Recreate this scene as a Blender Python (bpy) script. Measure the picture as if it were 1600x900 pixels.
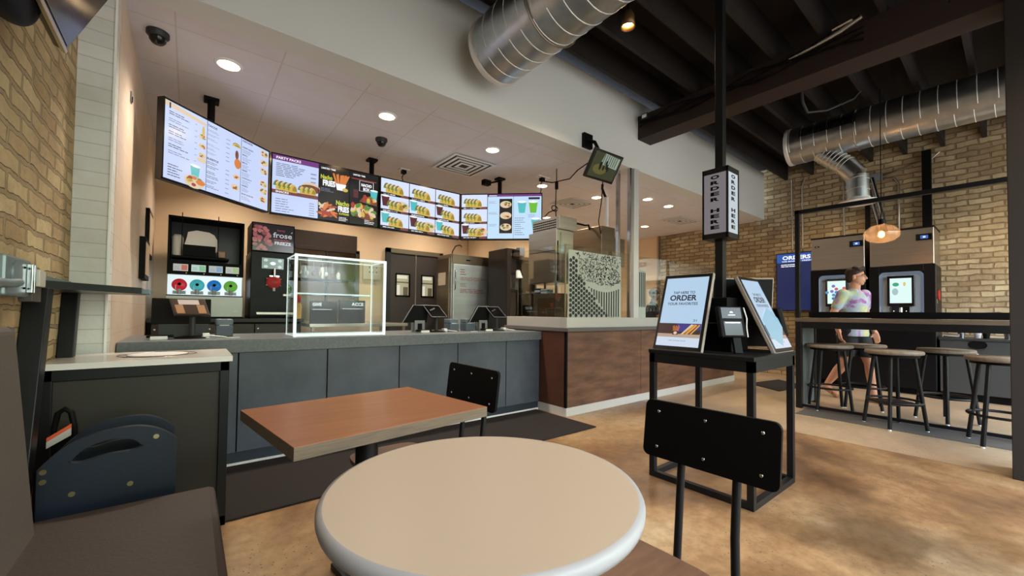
import bpy, math, random
from mathutils import Vector, Matrix
random.seed(7)
for o in list(bpy.data.objects):
    bpy.data.objects.remove(o)
SC = bpy.context.scene
COL = SC.collection
PI = math.pi

# ------------------------------------------------------------------ camera
cam = bpy.data.cameras.new('camera'); camo = bpy.data.objects.new('camera', cam); COL.objects.link(camo)
EYE = Vector((0, 0, 1.10))
yaw, pitch, roll = [math.radians(a) for a in (38.55, 1.41, 0.65)]
_F = Vector((math.sin(yaw)*math.cos(pitch), math.cos(yaw)*math.cos(pitch), math.sin(pitch)))
_R0 = Vector((math.cos(yaw), -math.sin(yaw), 0)); _U0 = _R0.cross(_F)
_R = _R0*math.cos(roll)+_U0*math.sin(roll); _U = _U0*math.cos(roll)-_R0*math.sin(roll)
camo.matrix_world = Matrix(((_R.x, _U.x, -_F.x, EYE.x), (_R.y, _U.y, -_F.y, EYE.y), (_R.z, _U.z, -_F.z, EYE.z), (0, 0, 0, 1)))
cam.sensor_width = 36; cam.lens = 36*632.5/1600; cam.shift_y = 23.4/1600; cam.clip_start = 0.02
SC.camera = camo

# ------------------------------------------------------------------ view and world
vs = SC.view_settings
vs.view_transform = 'Standard'; vs.look = 'None'; vs.gamma = 1; vs.use_curve_mapping = False; vs.exposure = 0.06
W = bpy.data.worlds.new('world'); SC.world = W; W.use_nodes = True
nt = W.node_tree; nt.nodes.clear()
wo = nt.nodes.new('ShaderNodeOutputWorld'); wb = nt.nodes.new('ShaderNodeBackground'); nt.links.new(wb.outputs[0], wo.inputs[0])
tc = nt.nodes.new('ShaderNodeTexCoord'); sp = nt.nodes.new('ShaderNodeSeparateXYZ'); nt.links.new(tc.outputs['Generated'], sp.inputs[0])
rp = nt.nodes.new('ShaderNodeValToRGB'); nt.links.new(sp.outputs[2], rp.inputs[0])
e = rp.color_ramp.elements
e[0].position = 0.0; e[0].color = (.20, .20, .19, 1)
e[1].position = 0.6; e[1].color = (.62, .78, 1, 1)
k_ = rp.color_ramp.elements.new(0.02); k_.color = (.42, .43, .42, 1)
k_ = rp.color_ramp.elements.new(0.10); k_.color = (.85, .90, .95, 1)
# leafy street trees seen against the sky
mpw = nt.nodes.new('ShaderNodeMapping'); mpw.inputs['Scale'].default_value = (1, 1, .8); nt.links.new(tc.outputs['Generated'], mpw.inputs[0])
nz = nt.nodes.new('ShaderNodeTexNoise'); nz.inputs['Scale'].default_value = 3.2; nz.inputs['Detail'].default_value = 9; nz.inputs['Roughness'].default_value = .72
nt.links.new(mpw.outputs[0], nz.inputs['Vector'])
bandr = nt.nodes.new('ShaderNodeValToRGB'); nt.links.new(sp.outputs[2], bandr.inputs[0]); be = bandr.color_ramp.elements
be[0].position = .0; be[0].color = (0, 0, 0, 1); be[1].position = .42; be[1].color = (0, 0, 0, 1)
k_ = be.new(.03); k_.color = (1, 1, 1, 1); k_ = be.new(.30); k_.color = (1, 1, 1, 1)
th = nt.nodes.new('ShaderNodeValToRGB'); nt.links.new(nz.outputs['Fac'], th.inputs[0]); th.color_ramp.elements[0].position = .47; th.color_ramp.elements[1].position = .53
ml_ = nt.nodes.new('ShaderNodeMath'); ml_.operation = 'MULTIPLY'; nt.links.new(bandr.outputs[0], ml_.inputs[0]); nt.links.new(th.outputs[0], ml_.inputs[1])
mx = nt.nodes.new('ShaderNodeMix'); mx.data_type = 'RGBA'; nt.links.new(ml_.outputs[0], mx.inputs[0])
nt.links.new(rp.outputs[0], mx.inputs[6]); mx.inputs[7].default_value = (.17, .22, .10, 1); nt.links.new(mx.outputs[2], wb.inputs[0])
wb.inputs[1].default_value = 14.0

def area_light(name, loc, size, rot, power, color, portal=False):
    L = bpy.data.lights.new(name, 'AREA'); L.shape = 'RECTANGLE'; L.size, L.size_y = size; L.energy = power; L.color = color
    if portal: L.cycles.is_portal = True
    o = bpy.data.objects.new(name, L); COL.objects.link(o); o.location = loc; o.rotation_euler = rot
    return o
# daylight entering the storefront windows behind the camera (front wall at y = -2.3)
for x0, x1 in ((-.35, 1.75), (1.95, 4.05), (4.25, 6.35), (6.55, 8.55)):
    area_light('window_daylight', ((x0+x1)/2, -2.36, 1.82), (x1-x0, 2.55), (-PI/2, PI, 0), 1, (1, 1, 1), True)

# ------------------------------------------------------------------ materials
def lin(c): return tuple(((v/255)/12.92 if v/255 <= .04045 else ((v/255+.055)/1.055)**2.4) for v in c)
MATS = {}
def mat(name, rgb, rough=.5, metal=0, emit=0, alpha=1, trans=0, ior=1.45, spec=.5, noise=None, bump=None, coat=0, aniso=0):
    """noise=(scale, rgb2, contrast, stretch) mixes a second colour; bump=(scale, strength)"""
    if name in MATS: return MATS[name]
    m = bpy.data.materials.new(name); m.use_nodes = True; MATS[name] = m
    t = m.node_tree; b = t.nodes['Principled BSDF']; c = lin(rgb)+(1,)
    b.inputs['Base Color'].default_value = c; b.inputs['Roughness'].default_value = rough; b.inputs['Metallic'].default_value = metal
    b.inputs['IOR'].default_value = ior; b.inputs['Specular IOR Level'].default_value = spec
    b.inputs['Transmission Weight'].default_value = trans; b.inputs['Alpha'].default_value = alpha
    b.inputs['Coat Weight'].default_value = coat
    if emit:
        b.inputs['Emission Color'].default_value = c; b.inputs['Emission Strength'].default_value = emit
    if noise or bump:
        tcn = t.nodes.new('ShaderNodeTexCoord'); mp = t.nodes.new('ShaderNodeMapping'); t.links.new(tcn.outputs['Object'], mp.inputs[0])
    if noise:
        sc, rgb2, contrast, st = noise
        mp.inputs['Scale'].default_value = st
        n = t.nodes.new('ShaderNodeTexNoise'); n.inputs['Scale'].default_value = sc; n.inputs['Detail'].default_value = 8; n.inputs['Roughness'].default_value = .6
        t.links.new(mp.outputs[0], n.inputs['Vector'])
        r = t.nodes.new('ShaderNodeValToRGB'); t.links.new(n.outputs['Fac'], r.inputs[0])
        r.color_ramp.elements[0].position = .5-contrast/2; r.color_ramp.elements[1].position = .5+contrast/2
        r.color_ramp.elements[0].color = c; r.color_ramp.elements[1].color = lin(rgb2)+(1,)
        t.links.new(r.outputs[0], b.inputs['Base Color'])
    if bump:
        n2 = t.nodes.new('ShaderNodeTexNoise'); n2.inputs['Scale'].default_value = bump[0]; n2.inputs['Detail'].default_value = 5
        t.links.new(mp.outputs[0], n2.inputs['Vector'])
        bp = t.nodes.new('ShaderNodeBump'); bp.inputs['Strength'].default_value = bump[1]; bp.inputs['Distance'].default_value = .01
        t.links.new(n2.outputs['Fac'], bp.inputs['Height']); t.links.new(bp.outputs[0], b.inputs['Normal'])
    return m
def em(name, rgb, s=1.0):
    if name in MATS: return MATS[name]
    m = bpy.data.materials.new(name); m.use_nodes = True; MATS[name] = m
    t = m.node_tree; b = t.nodes['Principled BSDF']; c = lin(rgb)+(1,)
    b.inputs['Base Color'].default_value = (0.02, 0.02, 0.02, 1); b.inputs['Roughness'].default_value = .15
    b.inputs['Emission Color'].default_value = c; b.inputs['Emission Strength'].default_value = s
    return m
def glass(name, tint=(235, 245, 242), refl=.10):
    if name in MATS: return MATS[name]
    m = bpy.data.materials.new(name); m.use_nodes = True; MATS[name] = m
    t = m.node_tree; t.nodes.clear(); out = t.nodes.new('ShaderNodeOutputMaterial')
    tr = t.nodes.new('ShaderNodeBsdfTransparent'); tr.inputs[0].default_value = lin(tint)+(1,)
    gl = t.nodes.new('ShaderNodeBsdfGlossy'); gl.inputs['Roughness'].default_value = .02
    fr = t.nodes.new('ShaderNodeFresnel'); fr.inputs[0].default_value = 1.5
    ml = t.nodes.new('ShaderNodeMath'); ml.operation = 'MULTIPLY'; ml.inputs[1].default_value = refl*10; ml.use_clamp = True
    mxs = t.nodes.new('ShaderNodeMixShader')
    t.links.new(fr.outputs[0], ml.inputs[0]); t.links.new(ml.outputs[0], mxs.inputs[0])
    t.links.new(tr.outputs[0], mxs.inputs[1]); t.links.new(gl.outputs[0], mxs.inputs[2]); t.links.new(mxs.outputs[0], out.inputs[0])
    return m
def brick_mat(name, axis, bw, bh, cols, mortar, warp=.02, bump=1.0, msize=.012, rough=.9, offset=.5, wscale=5.0, shift=(0, 0), tone=.5):
    """axis: 'yz' for walls facing x, 'xz' for walls facing y, 'xy' for ceilings"""
    m = bpy.data.materials.new(name); m.use_nodes = True; MATS[name] = m
    t = m.node_tree; b = t.nodes['Principled BSDF']; b.inputs['Roughness'].default_value = rough
    tcn = t.nodes.new('ShaderNodeTexCoord'); s = t.nodes.new('ShaderNodeSeparateXYZ'); t.links.new(tcn.outputs['Object'], s.inputs[0])
    cb = t.nodes.new('ShaderNodeCombineXYZ'); ix = {'x': 0, 'y': 1, 'z': 2}
    for k in (0, 1):
        ad = t.nodes.new('ShaderNodeMath'); ad.operation = 'ADD'; ad.inputs[1].default_value = shift[k]
        t.links.new(s.outputs[ix[axis[k]]], ad.inputs[0]); t.links.new(ad.outputs[0], cb.inputs[k])
    vec = cb.outputs[0]
    if warp:
        n = t.nodes.new('ShaderNodeTexNoise'); n.inputs['Scale'].default_value = wscale; n.inputs['Detail'].default_value = 4
        t.links.new(tcn.outputs['Object'], n.inputs['Vector'])
        v1 = t.nodes.new('ShaderNodeVectorMath'); v1.operation = 'SUBTRACT'; v1.inputs[1].default_value = (.5, .5, .5); t.links.new(n.outputs['Color'], v1.inputs[0])
        v2 = t.nodes.new('ShaderNodeVectorMath'); v2.operation = 'SCALE'; v2.inputs['Scale'].default_value = warp; t.links.new(v1.outputs[0], v2.inputs[0])
        v3 = t.nodes.new('ShaderNodeVectorMath'); v3.operation = 'ADD'; t.links.new(vec, v3.inputs[0]); t.links.new(v2.outputs[0], v3.inputs[1]); vec = v3.outputs[0]
    br = t.nodes.new('ShaderNodeTexBrick'); t.links.new(vec, br.inputs['Vector'])
    br.offset = offset; br.inputs['Scale'].default_value = 1; br.inputs['Brick Width'].default_value = bw; br.inputs['Row Height'].default_value = bh
    br.inputs['Mortar Size'].default_value = msize; br.inputs['Mortar Smooth'].default_value = .35
    br.inputs['Color1'].default_value = lin(cols[0])+(1,); br.inputs['Color2'].default_value = lin(cols[1])+(1,); br.inputs['Mortar'].default_value = lin(mortar)+(1,)
    n2 = t.nodes.new('ShaderNodeTexNoise'); n2.inputs['Scale'].default_value = 2.2; n2.inputs['Detail'].default_value = 9; n2.inputs['Roughness'].default_value = .7
    t.links.new(tcn.outputs['Object'], n2.inputs['Vector'])
    r = t.nodes.new('ShaderNodeValToRGB'); t.links.new(n2.outputs['Fac'], r.inputs[0])
    r.color_ramp.elements[0].position = .32; r.color_ramp.elements[1].position = .66
    g = 1-tone; r.color_ramp.elements[0].color = (g, g*.93, g*.88, 1); r.color_ramp.elements[1].color = (1, 1, 1, 1)
    mu = t.nodes.new('ShaderNodeMix'); mu.data_type = 'RGBA'; mu.blend_type = 'MULTIPLY'; mu.inputs[0].default_value = 1
    t.links.new(br.outputs['Color'], mu.inputs[6]); t.links.new(r.outputs[0], mu.inputs[7]); t.links.new(mu.outputs[2], b.inputs['Base Color'])
    if bump:
        n3 = t.nodes.new('ShaderNodeTexNoise'); n3.inputs['Scale'].default_value = 22; n3.inputs['Detail'].default_value = 6; t.links.new(tcn.outputs['Object'], n3.inputs['Vector'])
        a1 = t.nodes.new('ShaderNodeMath'); a1.operation = 'MULTIPLY'; a1.inputs[1].default_value = -1.6; t.links.new(br.outputs['Fac'], a1.inputs[0])
        a2 = t.nodes.new('ShaderNodeMath'); a2.operation = 'ADD'; t.links.new(a1.outputs[0], a2.inputs[0]); t.links.new(n3.outputs['Fac'], a2.inputs[1])
        bp = t.nodes.new('ShaderNodeBump'); bp.inputs['Strength'].default_value = bump; bp.inputs['Distance'].default_value = .009
        t.links.new(a2.outputs[0], bp.inputs['Height']); t.links.new(bp.outputs[0], b.inputs['Normal'])
    return m
def floor_mat():
    m = bpy.data.materials.new('polished_concrete'); m.use_nodes = True
    t = m.node_tree; b = t.nodes['Principled BSDF']; b.inputs['Roughness'].default_value = .34; b.inputs['Specular IOR Level'].default_value = .45
    tcn = t.nodes.new('ShaderNodeTexCoord')
    def noise(sc, det, ro, dist=0):
        n = t.nodes.new('ShaderNodeTexNoise'); n.inputs['Scale'].default_value = sc; n.inputs['Detail'].default_value = det; n.inputs['Roughness'].default_value = ro
        n.inputs['Distortion'].default_value = dist; t.links.new(tcn.outputs['Object'], n.inputs['Vector']); return n
    def ramp(src, stops):
        r = t.nodes.new('ShaderNodeValToRGB'); t.links.new(src, r.inputs[0]); e = r.color_ramp.elements
        e[0].position, e[0].color = stops[0][0], lin(stops[0][1])+(1,); e[1].position, e[1].color = stops[-1][0], lin(stops[-1][1])+(1,)
        for p, c in stops[1:-1]:
            k = e.new(p); k.color = lin(c)+(1,)
        return r
    big = ramp(noise(.62, 9, .56, .5).outputs['Fac'], [(.38, (102, 76, 54)), (.46, (144, 110, 76)), (.53, (170, 137, 98)), (.64, (190, 164, 127))])
    fine = ramp(noise(14, 8, .7).outputs['Fac'], [(.3, (205, 200, 196)), (.6, (255, 255, 255))])
    mu = t.nodes.new('ShaderNodeMix'); mu.data_type = 'RGBA'; mu.blend_type = 'MULTIPLY'; mu.inputs[0].default_value = 1
    t.links.new(big.outputs[0], mu.inputs[6]); t.links.new(fine.outputs[0], mu.inputs[7])
    # the large dark worn stain between the kiosk and the bar
    src = mu.outputs[2]
    for (cx, cy, rx, ry, dk) in ((2.74, .46, .48, .36, .62), (2.45, .85, .25, .35, .30), (3.35, .80, .42, .20, .35), (2.95, .10, .4, .2, .45), (4.95, 2.0, .5, .2, .35)):
        mp = t.nodes.new('ShaderNodeMapping'); mp.inputs['Location'].default_value = (-cx/rx, -cy/ry, 0); mp.inputs['Scale'].default_value = (1/rx, 1/ry, 1)
        t.links.new(tcn.outputs['Object'], mp.inputs[0])
        n = noise(2.2, 6, .6); v2 = t.nodes.new('ShaderNodeVectorMath'); v2.operation = 'SCALE'; v2.inputs['Scale'].default_value = 1.3; t.links.new(n.outputs['Color'], v2.inputs[0])
        v3 = t.nodes.new('ShaderNodeVectorMath'); v3.operation = 'ADD'; t.links.new(mp.outputs[0], v3.inputs[0]); t.links.new(v2.outputs[0], v3.inputs[1])
        v4 = t.nodes.new('ShaderNodeVectorMath'); v4.operation = 'SUBTRACT'; v4.inputs[1].default_value = (.65, .65, .65); t.links.new(v3.outputs[0], v4.inputs[0])
        ln = t.nodes.new('ShaderNodeVectorMath'); ln.operation = 'LENGTH'; t.links.new(v4.outputs[0], ln.inputs[0])
        r = t.nodes.new('ShaderNodeValToRGB'); t.links.new(ln.outputs['Value'], r.inputs[0]); r.color_ramp.elements[0].position = .45; r.color_ramp.elements[1].position = 1.15
        r.color_ramp.elements[0].color = (1-dk, (1-dk)*.90, (1-dk)*.82, 1); r.color_ramp.elements[1].color = (1, 1, 1, 1)
        m2 = t.nodes.new('ShaderNodeMix'); m2.data_type = 'RGBA'; m2.blend_type = 'MULTIPLY'; m2.inputs[0].default_value = 1
        t.links.new(src, m2.inputs[6]); t.links.new(r.outputs[0], m2.inputs[7]); src = m2.outputs[2]
    sx = t.nodes.new('ShaderNodeSeparateXYZ'); t.links.new(tcn.outputs['Object'], sx.inputs[0])
    gt = t.nodes.new('ShaderNodeMath'); gt.operation = 'GREATER_THAN'; gt.inputs[1].default_value = 4.52; t.links.new(sx.outputs[0], gt.inputs[0])
    ms = t.nodes.new('ShaderNodeMath'); ms.operation = 'MULTIPLY'; ms.inputs[1].default_value = .42; t.links.new(gt.outputs[0], ms.inputs[0])
    m5 = t.nodes.new('ShaderNodeMix'); m5.data_type = 'RGBA'; t.links.new(ms.outputs[0], m5.inputs[0]); t.links.new(src, m5.inputs[6]); m5.inputs[7].default_value = lin((190, 176, 154))+(1,); src = m5.outputs[2]
    cr = t.nodes.new('ShaderNodeMath'); cr.operation = 'COMPARE'; cr.inputs[1].default_value = 4.52; cr.inputs[2].default_value = .006; t.links.new(sx.outputs[0], cr.inputs[0])
    m6 = t.nodes.new('ShaderNodeMix'); m6.data_type = 'RGBA'; m6.blend_type = 'MULTIPLY'; t.links.new(cr.outputs[0], m6.inputs[0]); t.links.new(src, m6.inputs[6]); m6.inputs[7].default_value = (.6, .56, .5, 1); src = m6.outputs[2]
    vo = t.nodes.new('ShaderNodeTexVoronoi'); vo.inputs['Scale'].default_value = 38; t.links.new(tcn.outputs['Object'], vo.inputs['Vector'])
    msk = ramp(noise(2.7, 3, .5).outputs['Fac'], [(.50, (0, 0, 0)), (.58, (255, 255, 255))])
    pr_ = t.nodes.new('ShaderNodeMath'); pr_.operation = 'LESS_THAN'; pr_.inputs[1].default_value = .16; t.links.new(vo.outputs['Distance'], pr_.inputs[0])
    pm = t.nodes.new('ShaderNodeMath'); pm.operation = 'MULTIPLY'; t.links.new(pr_.outputs[0], pm.inputs[0]); t.links.new(msk.outputs[0], pm.inputs[1])
    m3 = t.nodes.new('ShaderNodeMix'); m3.data_type = 'RGBA'; t.links.new(pm.outputs[0], m3.inputs[0]); t.links.new(src, m3.inputs[6]); m3.inputs[7].default_value = lin((96, 74, 52))+(1,)
    t.links.new(m3.outputs[2], b.inputs['Base Color'])
    bp = t.nodes.new('ShaderNodeBump'); bp.inputs['Strength'].default_value = .12; bp.inputs['Distance'].default_value = .004
    t.links.new(noise(26, 6, .6).outputs['Fac'], bp.inputs['Height']); t.links.new(bp.outputs[0], b.inputs['Normal'])
    return m

BLACK = mat('black_steel', (17, 18, 20), .42, spec=.35)
BLACKM = mat('matt_black', (9, 9, 10), .55, spec=.14)
GLOSSB = mat('gloss_black', (8, 8, 9), .12)
DARKG = mat('dark_grey_plastic', (40, 42, 45), .5)
GREYP = mat('grey_plastic', (120, 124, 128), .5)
WHITE = mat('white_paint', (226, 228, 228), .7, bump=(40, .03))
WHITEP = mat('white_plastic', (232, 234, 236), .4)
STEEL = mat('stainless_steel', (186, 177, 166), .30, metal=.95, noise=(3, (170, 161, 150), .5, (.6, .6, 14)))
STEELD = mat('dim_stainless', (152, 138, 120), .34, metal=.95, noise=(3, (136, 123, 106), .5, (.6, .6, 10)))
CHROME = mat('bright_metal', (205, 208, 212), .16, metal=1)
GALV = mat('galvanised_duct', (190, 194, 196), .33, metal=1, noise=(7, (168, 172, 175), .3, (1, 1, 1)), bump=(5, .04))
GALVS = mat('duct_seam', (222, 222, 220), .35, metal=.45)
DECK = mat('dark_stained_deck', (30, 21, 18), .8, noise=(4, (18, 13, 12), .5, (.4, 3, 3)))
JOIST = mat('dark_stained_joist', (31, 23, 21), .75, noise=(5, (20, 15, 14), .5, (.3, 3, 3)))
BEAMM = mat('brown_beam_timber', (46, 30, 24), .6, noise=(5, (32, 21, 18), .5, (3, .3, 3)))
SIDING = brick_mat('whitewashed_boards', 'xz', 3.0, .076, ((222, 224, 222), (208, 212, 210)), (188, 191, 190), warp=.01, bump=.25, msize=.003, rough=.65, tone=.12)
CLAD = brick_mat('pale_wood_cladding', 'yz', 1.6, .19, ((222, 206, 190), (214, 196, 178)), (198, 176, 156), warp=.012, bump=.1, msize=.002, rough=.45, tone=.14)
BRICKL = brick_mat('old_cream_brick_near', 'yz', .235, .078, ((222, 200, 156), (186, 156, 114)), (178, 156, 120), warp=.06, bump=1.1, msize=.012, wscale=6, tone=.38)
BRICKR = brick_mat('old_cream_brick', 'yz', .225, .078, ((210, 192, 156), (168, 145, 110)), (146, 127, 98), warp=.055, bump=1.2, msize=.010, tone=.45)
TILEC = brick_mat('suspended_ceiling_tiles', 'xy', .617, .617, ((222, 224, 234), (218, 220, 230)), (204, 202, 206), warp=0, bump=0, msize=.006, rough=.85, offset=0, shift=(.115+6.17, -3.45+6.17), tone=.04)
BEIGE = mat('beige_wall_panel', (230, 204, 170), .55, noise=(1.2, (222, 194, 158), .4, (1, 1, 1)))
SOFF = mat('white_soffit_paint', (214, 218, 216), .8)
SLATE = mat('slate_blue_panel', (64, 71, 79), .42, noise=(3.2, (88, 95, 105), .5, (1, 1, 1)), spec=.45)
SLATET = mat('slate_worktop', (104, 110, 114), .38, noise=(60, (90, 96, 100), .3, (1, 1, 1)))
RUST = mat('rustic_brown_wood', (78, 54, 43), .5, noise=(5.5, (126, 92, 72), .42, (.55, .55, 2.6)), bump=(14, .08))
PLINTH = mat('pale_tile_plinth', (196, 196, 192), .45)
TABLEW = mat('white_laminate', (190, 173, 152), .38, spec=.45)
TABLEE = mat('white_laminate_edge', (166, 166, 168), .4)
LAMW = mat('red_brown_laminate', (140, 84, 48), .30, noise=(5, (164, 104, 62), .45, (.9, 9, 9)))
LAMWD = mat('laminate_edge_grey', (128, 112, 94), .45, noise=(8, (96, 84, 70), .5, (.7, 9, 30)))
UPHS = mat('brown_vinyl', (62, 50, 44), .55, bump=(90, .12))
UPHB = mat('grey_brown_vinyl', (92, 83, 76), .6, bump=(90, .12))
NAVY = mat('blue_black_plastic', (20, 28, 40), .42, bump=(60, .05))
BRASS = mat('brass_bolt', (196, 182, 130), .3, metal=1)
MATB = mat('charcoal_floor_mat', (33, 28, 27), .95, bump=(160, .4))
STOOLT = mat('weathered_wood_seat', (140, 128, 112), .5, noise=(9, (112, 98, 84), .5, (1, 7, 1)))
SEATW = mat('walnut_seat', (120, 88, 68), .42, noise=(9, (96, 68, 52), .5, (1, 7, 1)))
GL = glass('clear_glass', (250, 253, 252), .03)
GLD = glass('display_glass', (248, 252, 251), .03)
SCRD = mat('dark_screen', (10, 11, 14), .10)
FRAMEB = mat('screen_frame', (12, 12, 14), .3)
# ------------------------------------------------------------------ mesh builder
class MB:
    def __init__(s): s.v = []; s.f = []; s.mi = []; s.sm = []; s.m = []
    def _m(s, m):
        if m not in s.m: s.m.append(m)
        return s.m.index(m)
    def add(s, vs, fs, m, smooth=False):
        b = len(s.v); k = s._m(m); s.v += [Vector(p) for p in vs]
        for f in fs: s.f.append([i+b for i in f]); s.mi.append(k); s.sm.append(smooth)
        return s
    def box(s, x0, y0, z0, x1, y1, z1, m):
        return s.hexa([(x0, y0, z0), (x1, y0, z0), (x1, y1, z0), (x0, y1, z0), (x0, y0, z1), (x1, y0, z1), (x1, y1, z1), (x0, y1, z1)], m)
    def hexa(s, p, m): return s.add(p, [(0, 3, 2, 1), (4, 5, 6, 7), (0, 1, 5, 4), (1, 2, 6, 5), (2, 3, 7, 6), (3, 0, 4, 7)], m)
    def slab(s, O, U, V, w, h, t, m):
        """box with front face at O spanning w*U, h*V and thickness t going away from the viewer (-UxV)"""
        O, U, V = Vector(O), Vector(U).normalized(), Vector(V).normalized(); N = U.cross(V)
        a, b, c, d = O, O+U*w, O+U*w+V*h, O+V*h
        return s.hexa([a-N*t, b-N*t, c-N*t, d-N*t, a, b, c, d], m)
    def prism(s, pts, vec, m, smooth=False):
        n = len(pts); P = [Vector(p) for p in pts]; vec = Vector(vec)
        s.add(P, [list(range(n))[::-1]], m); s.add([p+vec for p in P], [list(range(n))], m)
        return s.add(P+[p+vec for p in P], [(i, (i+1) % n, n+(i+1) % n, n+i) for i in range(n)], m, smooth)
    def poly(s, pts, m): return s.add(pts, [list(range(len(pts)))], m)
    def cyl(s, a, b, r, m, n=20, r2=None, cap=True):
        a, b = Vector(a), Vector(b); r2 = r if r2 is None else r2; d = (b-a).normalized()
        u = d.orthogonal().normalized(); w = d.cross(u); vs = []
        for c, rr in ((a, r), (b, r2)):
            vs += [c+(u*math.cos(2*PI*i/n)+w*math.sin(2*PI*i/n))*rr for i in range(n)]
        s.add(vs, [(i, (i+1) % n, n+(i+1) % n, n+i) for i in range(n)], m, True)
        if cap:
            s.add(vs[:n], [list(range(n))[::-1]], m); s.add(vs[n:], [list(range(n))], m)
        return s
    def tube(s, path, r, m, n=8, closed=False):
        P = [Vector(p) for p in path]; k = len(P); vs = []; u = None
        for i in range(k):
            if closed: d = P[(i+1) % k]-P[i-1]
            else: d = P[min(i+1, k-1)]-P[max(i-1, 0)]
            d.normalize()
            if u is None: u = d.orthogonal().normalized()
            else:
                u = (u-d*u.dot(d)); u.normalize()
            w = d.cross(u); rr = r[i] if isinstance(r, (list, tuple)) else r
            vs += [P[i]+(u*math.cos(2*PI*j/n)+w*math.sin(2*PI*j/n))*rr for j in range(n)]
        fs = []
        for i in range(k if closed else k-1):
            a, b = i*n, ((i+1) % k)*n
            fs += [(a+j, a+(j+1) % n, b+(j+1) % n, b+j) for j in range(n)]
        s.add(vs, fs, m, True)
        if not closed:
            s.add(vs[:n], [list(range(n))[::-1]], m); s.add(vs[-n:], [list(range(n))], m)
        return s
    def lathe(s, prof, c, m, n=32, axis=(0, 0, 1), cap=True, smooth=True):
        ax = Vector(axis).normalized(); u = ax.orthogonal().normalized(); w = ax.cross(u); c = Vector(c); vs = []
        for r, z in prof: vs += [c+ax*z+(u*math.cos(2*PI*j/n)+w*math.sin(2*PI*j/n))*r for j in range(n)]
        fs = []
        for i in range(len(prof)-1):
            a, b = i*n, (i+1)*n; fs += [(a+j, a+(j+1) % n, b+(j+1) % n, b+j) for j in range(n)]
        s.add(vs, fs, m, smooth)
        if cap:
            s.add(vs[:n], [list(range(n))[::-1]], m); s.add(vs[-n:], [list(range(n))], m)
        return s
    def ball(s, c, r, m, nu=20, nv=12, M=None):
        c = Vector(c); r = (r, r, r) if not isinstance(r, (tuple, list)) else r; vs = []; fs = []
        for i in range(nv+1):
            t = PI*i/nv
            for j in range(nu):
                p = Vector((r[0]*math.sin(t)*math.cos(2*PI*j/nu), r[1]*math.sin(t)*math.sin(2*PI*j/nu), r[2]*math.cos(t)))
                if M: p = M @ p
                vs.append(c+p)
        for i in range(nv):
            for j in range(nu): fs.append((i*nu+j, (i+1)*nu+j, (i+1)*nu+(j+1) % nu, i*nu+(j+1) % nu))
        return s.add(vs, fs, m, True)
    def text(s, txt, O, U, V, w, h, m, bold=.012):
        """text stretched to fill a w x h box whose lower-left corner is O"""
        cu = bpy.data.curves.new('lettering', 'FONT'); cu.body = txt; cu.size = 1; cu.offset = bold; cu.resolution_u = 3
        o = bpy.data.objects.new('lettering', cu); COL.objects.link(o); bpy.context.view_layer.update()
        me = bpy.data.meshes.new_from_object(o.evaluated_get(bpy.context.evaluated_depsgraph_get()))
        bpy.data.objects.remove(o)
        xs = [p.co.x for p in me.vertices]; ys = [p.co.y for p in me.vertices]
        if xs:
            x0, y0 = min(xs), min(ys); dx, dy = max(xs)-x0 or 1, max(ys)-y0 or 1; O, U, V = Vector(O), Vector(U).normalized(), Vector(V).normalized()
            s.add([O+U*((p.co.x-x0)/dx*w)+V*((p.co.y-y0)/dy*h) for p in me.vertices], [list(f.vertices) for f in me.polygons], m)
        bpy.data.meshes.remove(me)
        return s
    def build(s, name, parent=None, bevel=0, seg=2, off=None, kind=None):
        if off is None:
            off = Vector((0, 0, 0)); p = parent
            while p is not None: off += p.location; p = p.parent
        me = bpy.data.meshes.new(name); me.from_pydata([tuple(p-off) for p in s.v], [], s.f)
        for m in s.m: me.materials.append(m)
        me.polygons.foreach_set('material_index', s.mi); me.polygons.foreach_set('use_smooth', s.sm); me.update()
        o = bpy.data.objects.new(name, me); COL.objects.link(o); o.parent = parent
        if bevel:
            b = o.modifiers.new('bevel', 'BEVEL'); b.width = bevel; b.segments = seg; b.limit_method = 'ANGLE'; b.angle_limit = math.radians(40); b.use_clamp_overlap = True
        if kind: o['kind'] = kind
        return o
class Face:
    """flat drawing area lying on a surface: O lower-left, U right, V up as seen by the viewer; unit square scaled by w, h"""
    def __init__(s, mb, O, U, V, w, h): s.mb = mb; s.O = Vector(O); s.U = Vector(U).normalized(); s.V = Vector(V).normalized(); s.w = w; s.h = h; s.N = s.U.cross(s.V)
    def P(s, u, v, d): return s.O+s.U*(u*s.w)+s.V*(v*s.h)+s.N*(d*.0012)
    def rect(s, u0, v0, u1, v1, m, d=1): s.mb.poly([s.P(u0, v0, d), s.P(u1, v0, d), s.P(u1, v1, d), s.P(u0, v1, d)], m)
    def poly(s, pts, m, d=1): s.mb.poly([s.P(u, v, d) for u, v in pts], m)
    def ell(s, u, v, ru, rv, m, d=1, a0=0, a1=360, rot=0, n=16):
        """radii are in metres"""
        pts = []
        c, sn = math.cos(math.radians(rot)), math.sin(math.radians(rot))
        for i in range(n if a1-a0 >= 360 else n+1):
            t = math.radians(a0+(a1-a0)*i/n); x, y = ru*math.cos(t), rv*math.sin(t)
            pts.append(s.P(u+(x*c-y*sn)/s.w, v+(x*sn+y*c)/s.h, d))
        s.mb.poly(pts, m)
    def text(s, t, u0, v0, u1, v1, m, d=2, bold=.012): s.mb.text(t, s.P(u0, v0, d), s.U, s.V, (u1-u0)*s.w, (v1-v0)*s.h, m, bold)

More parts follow.
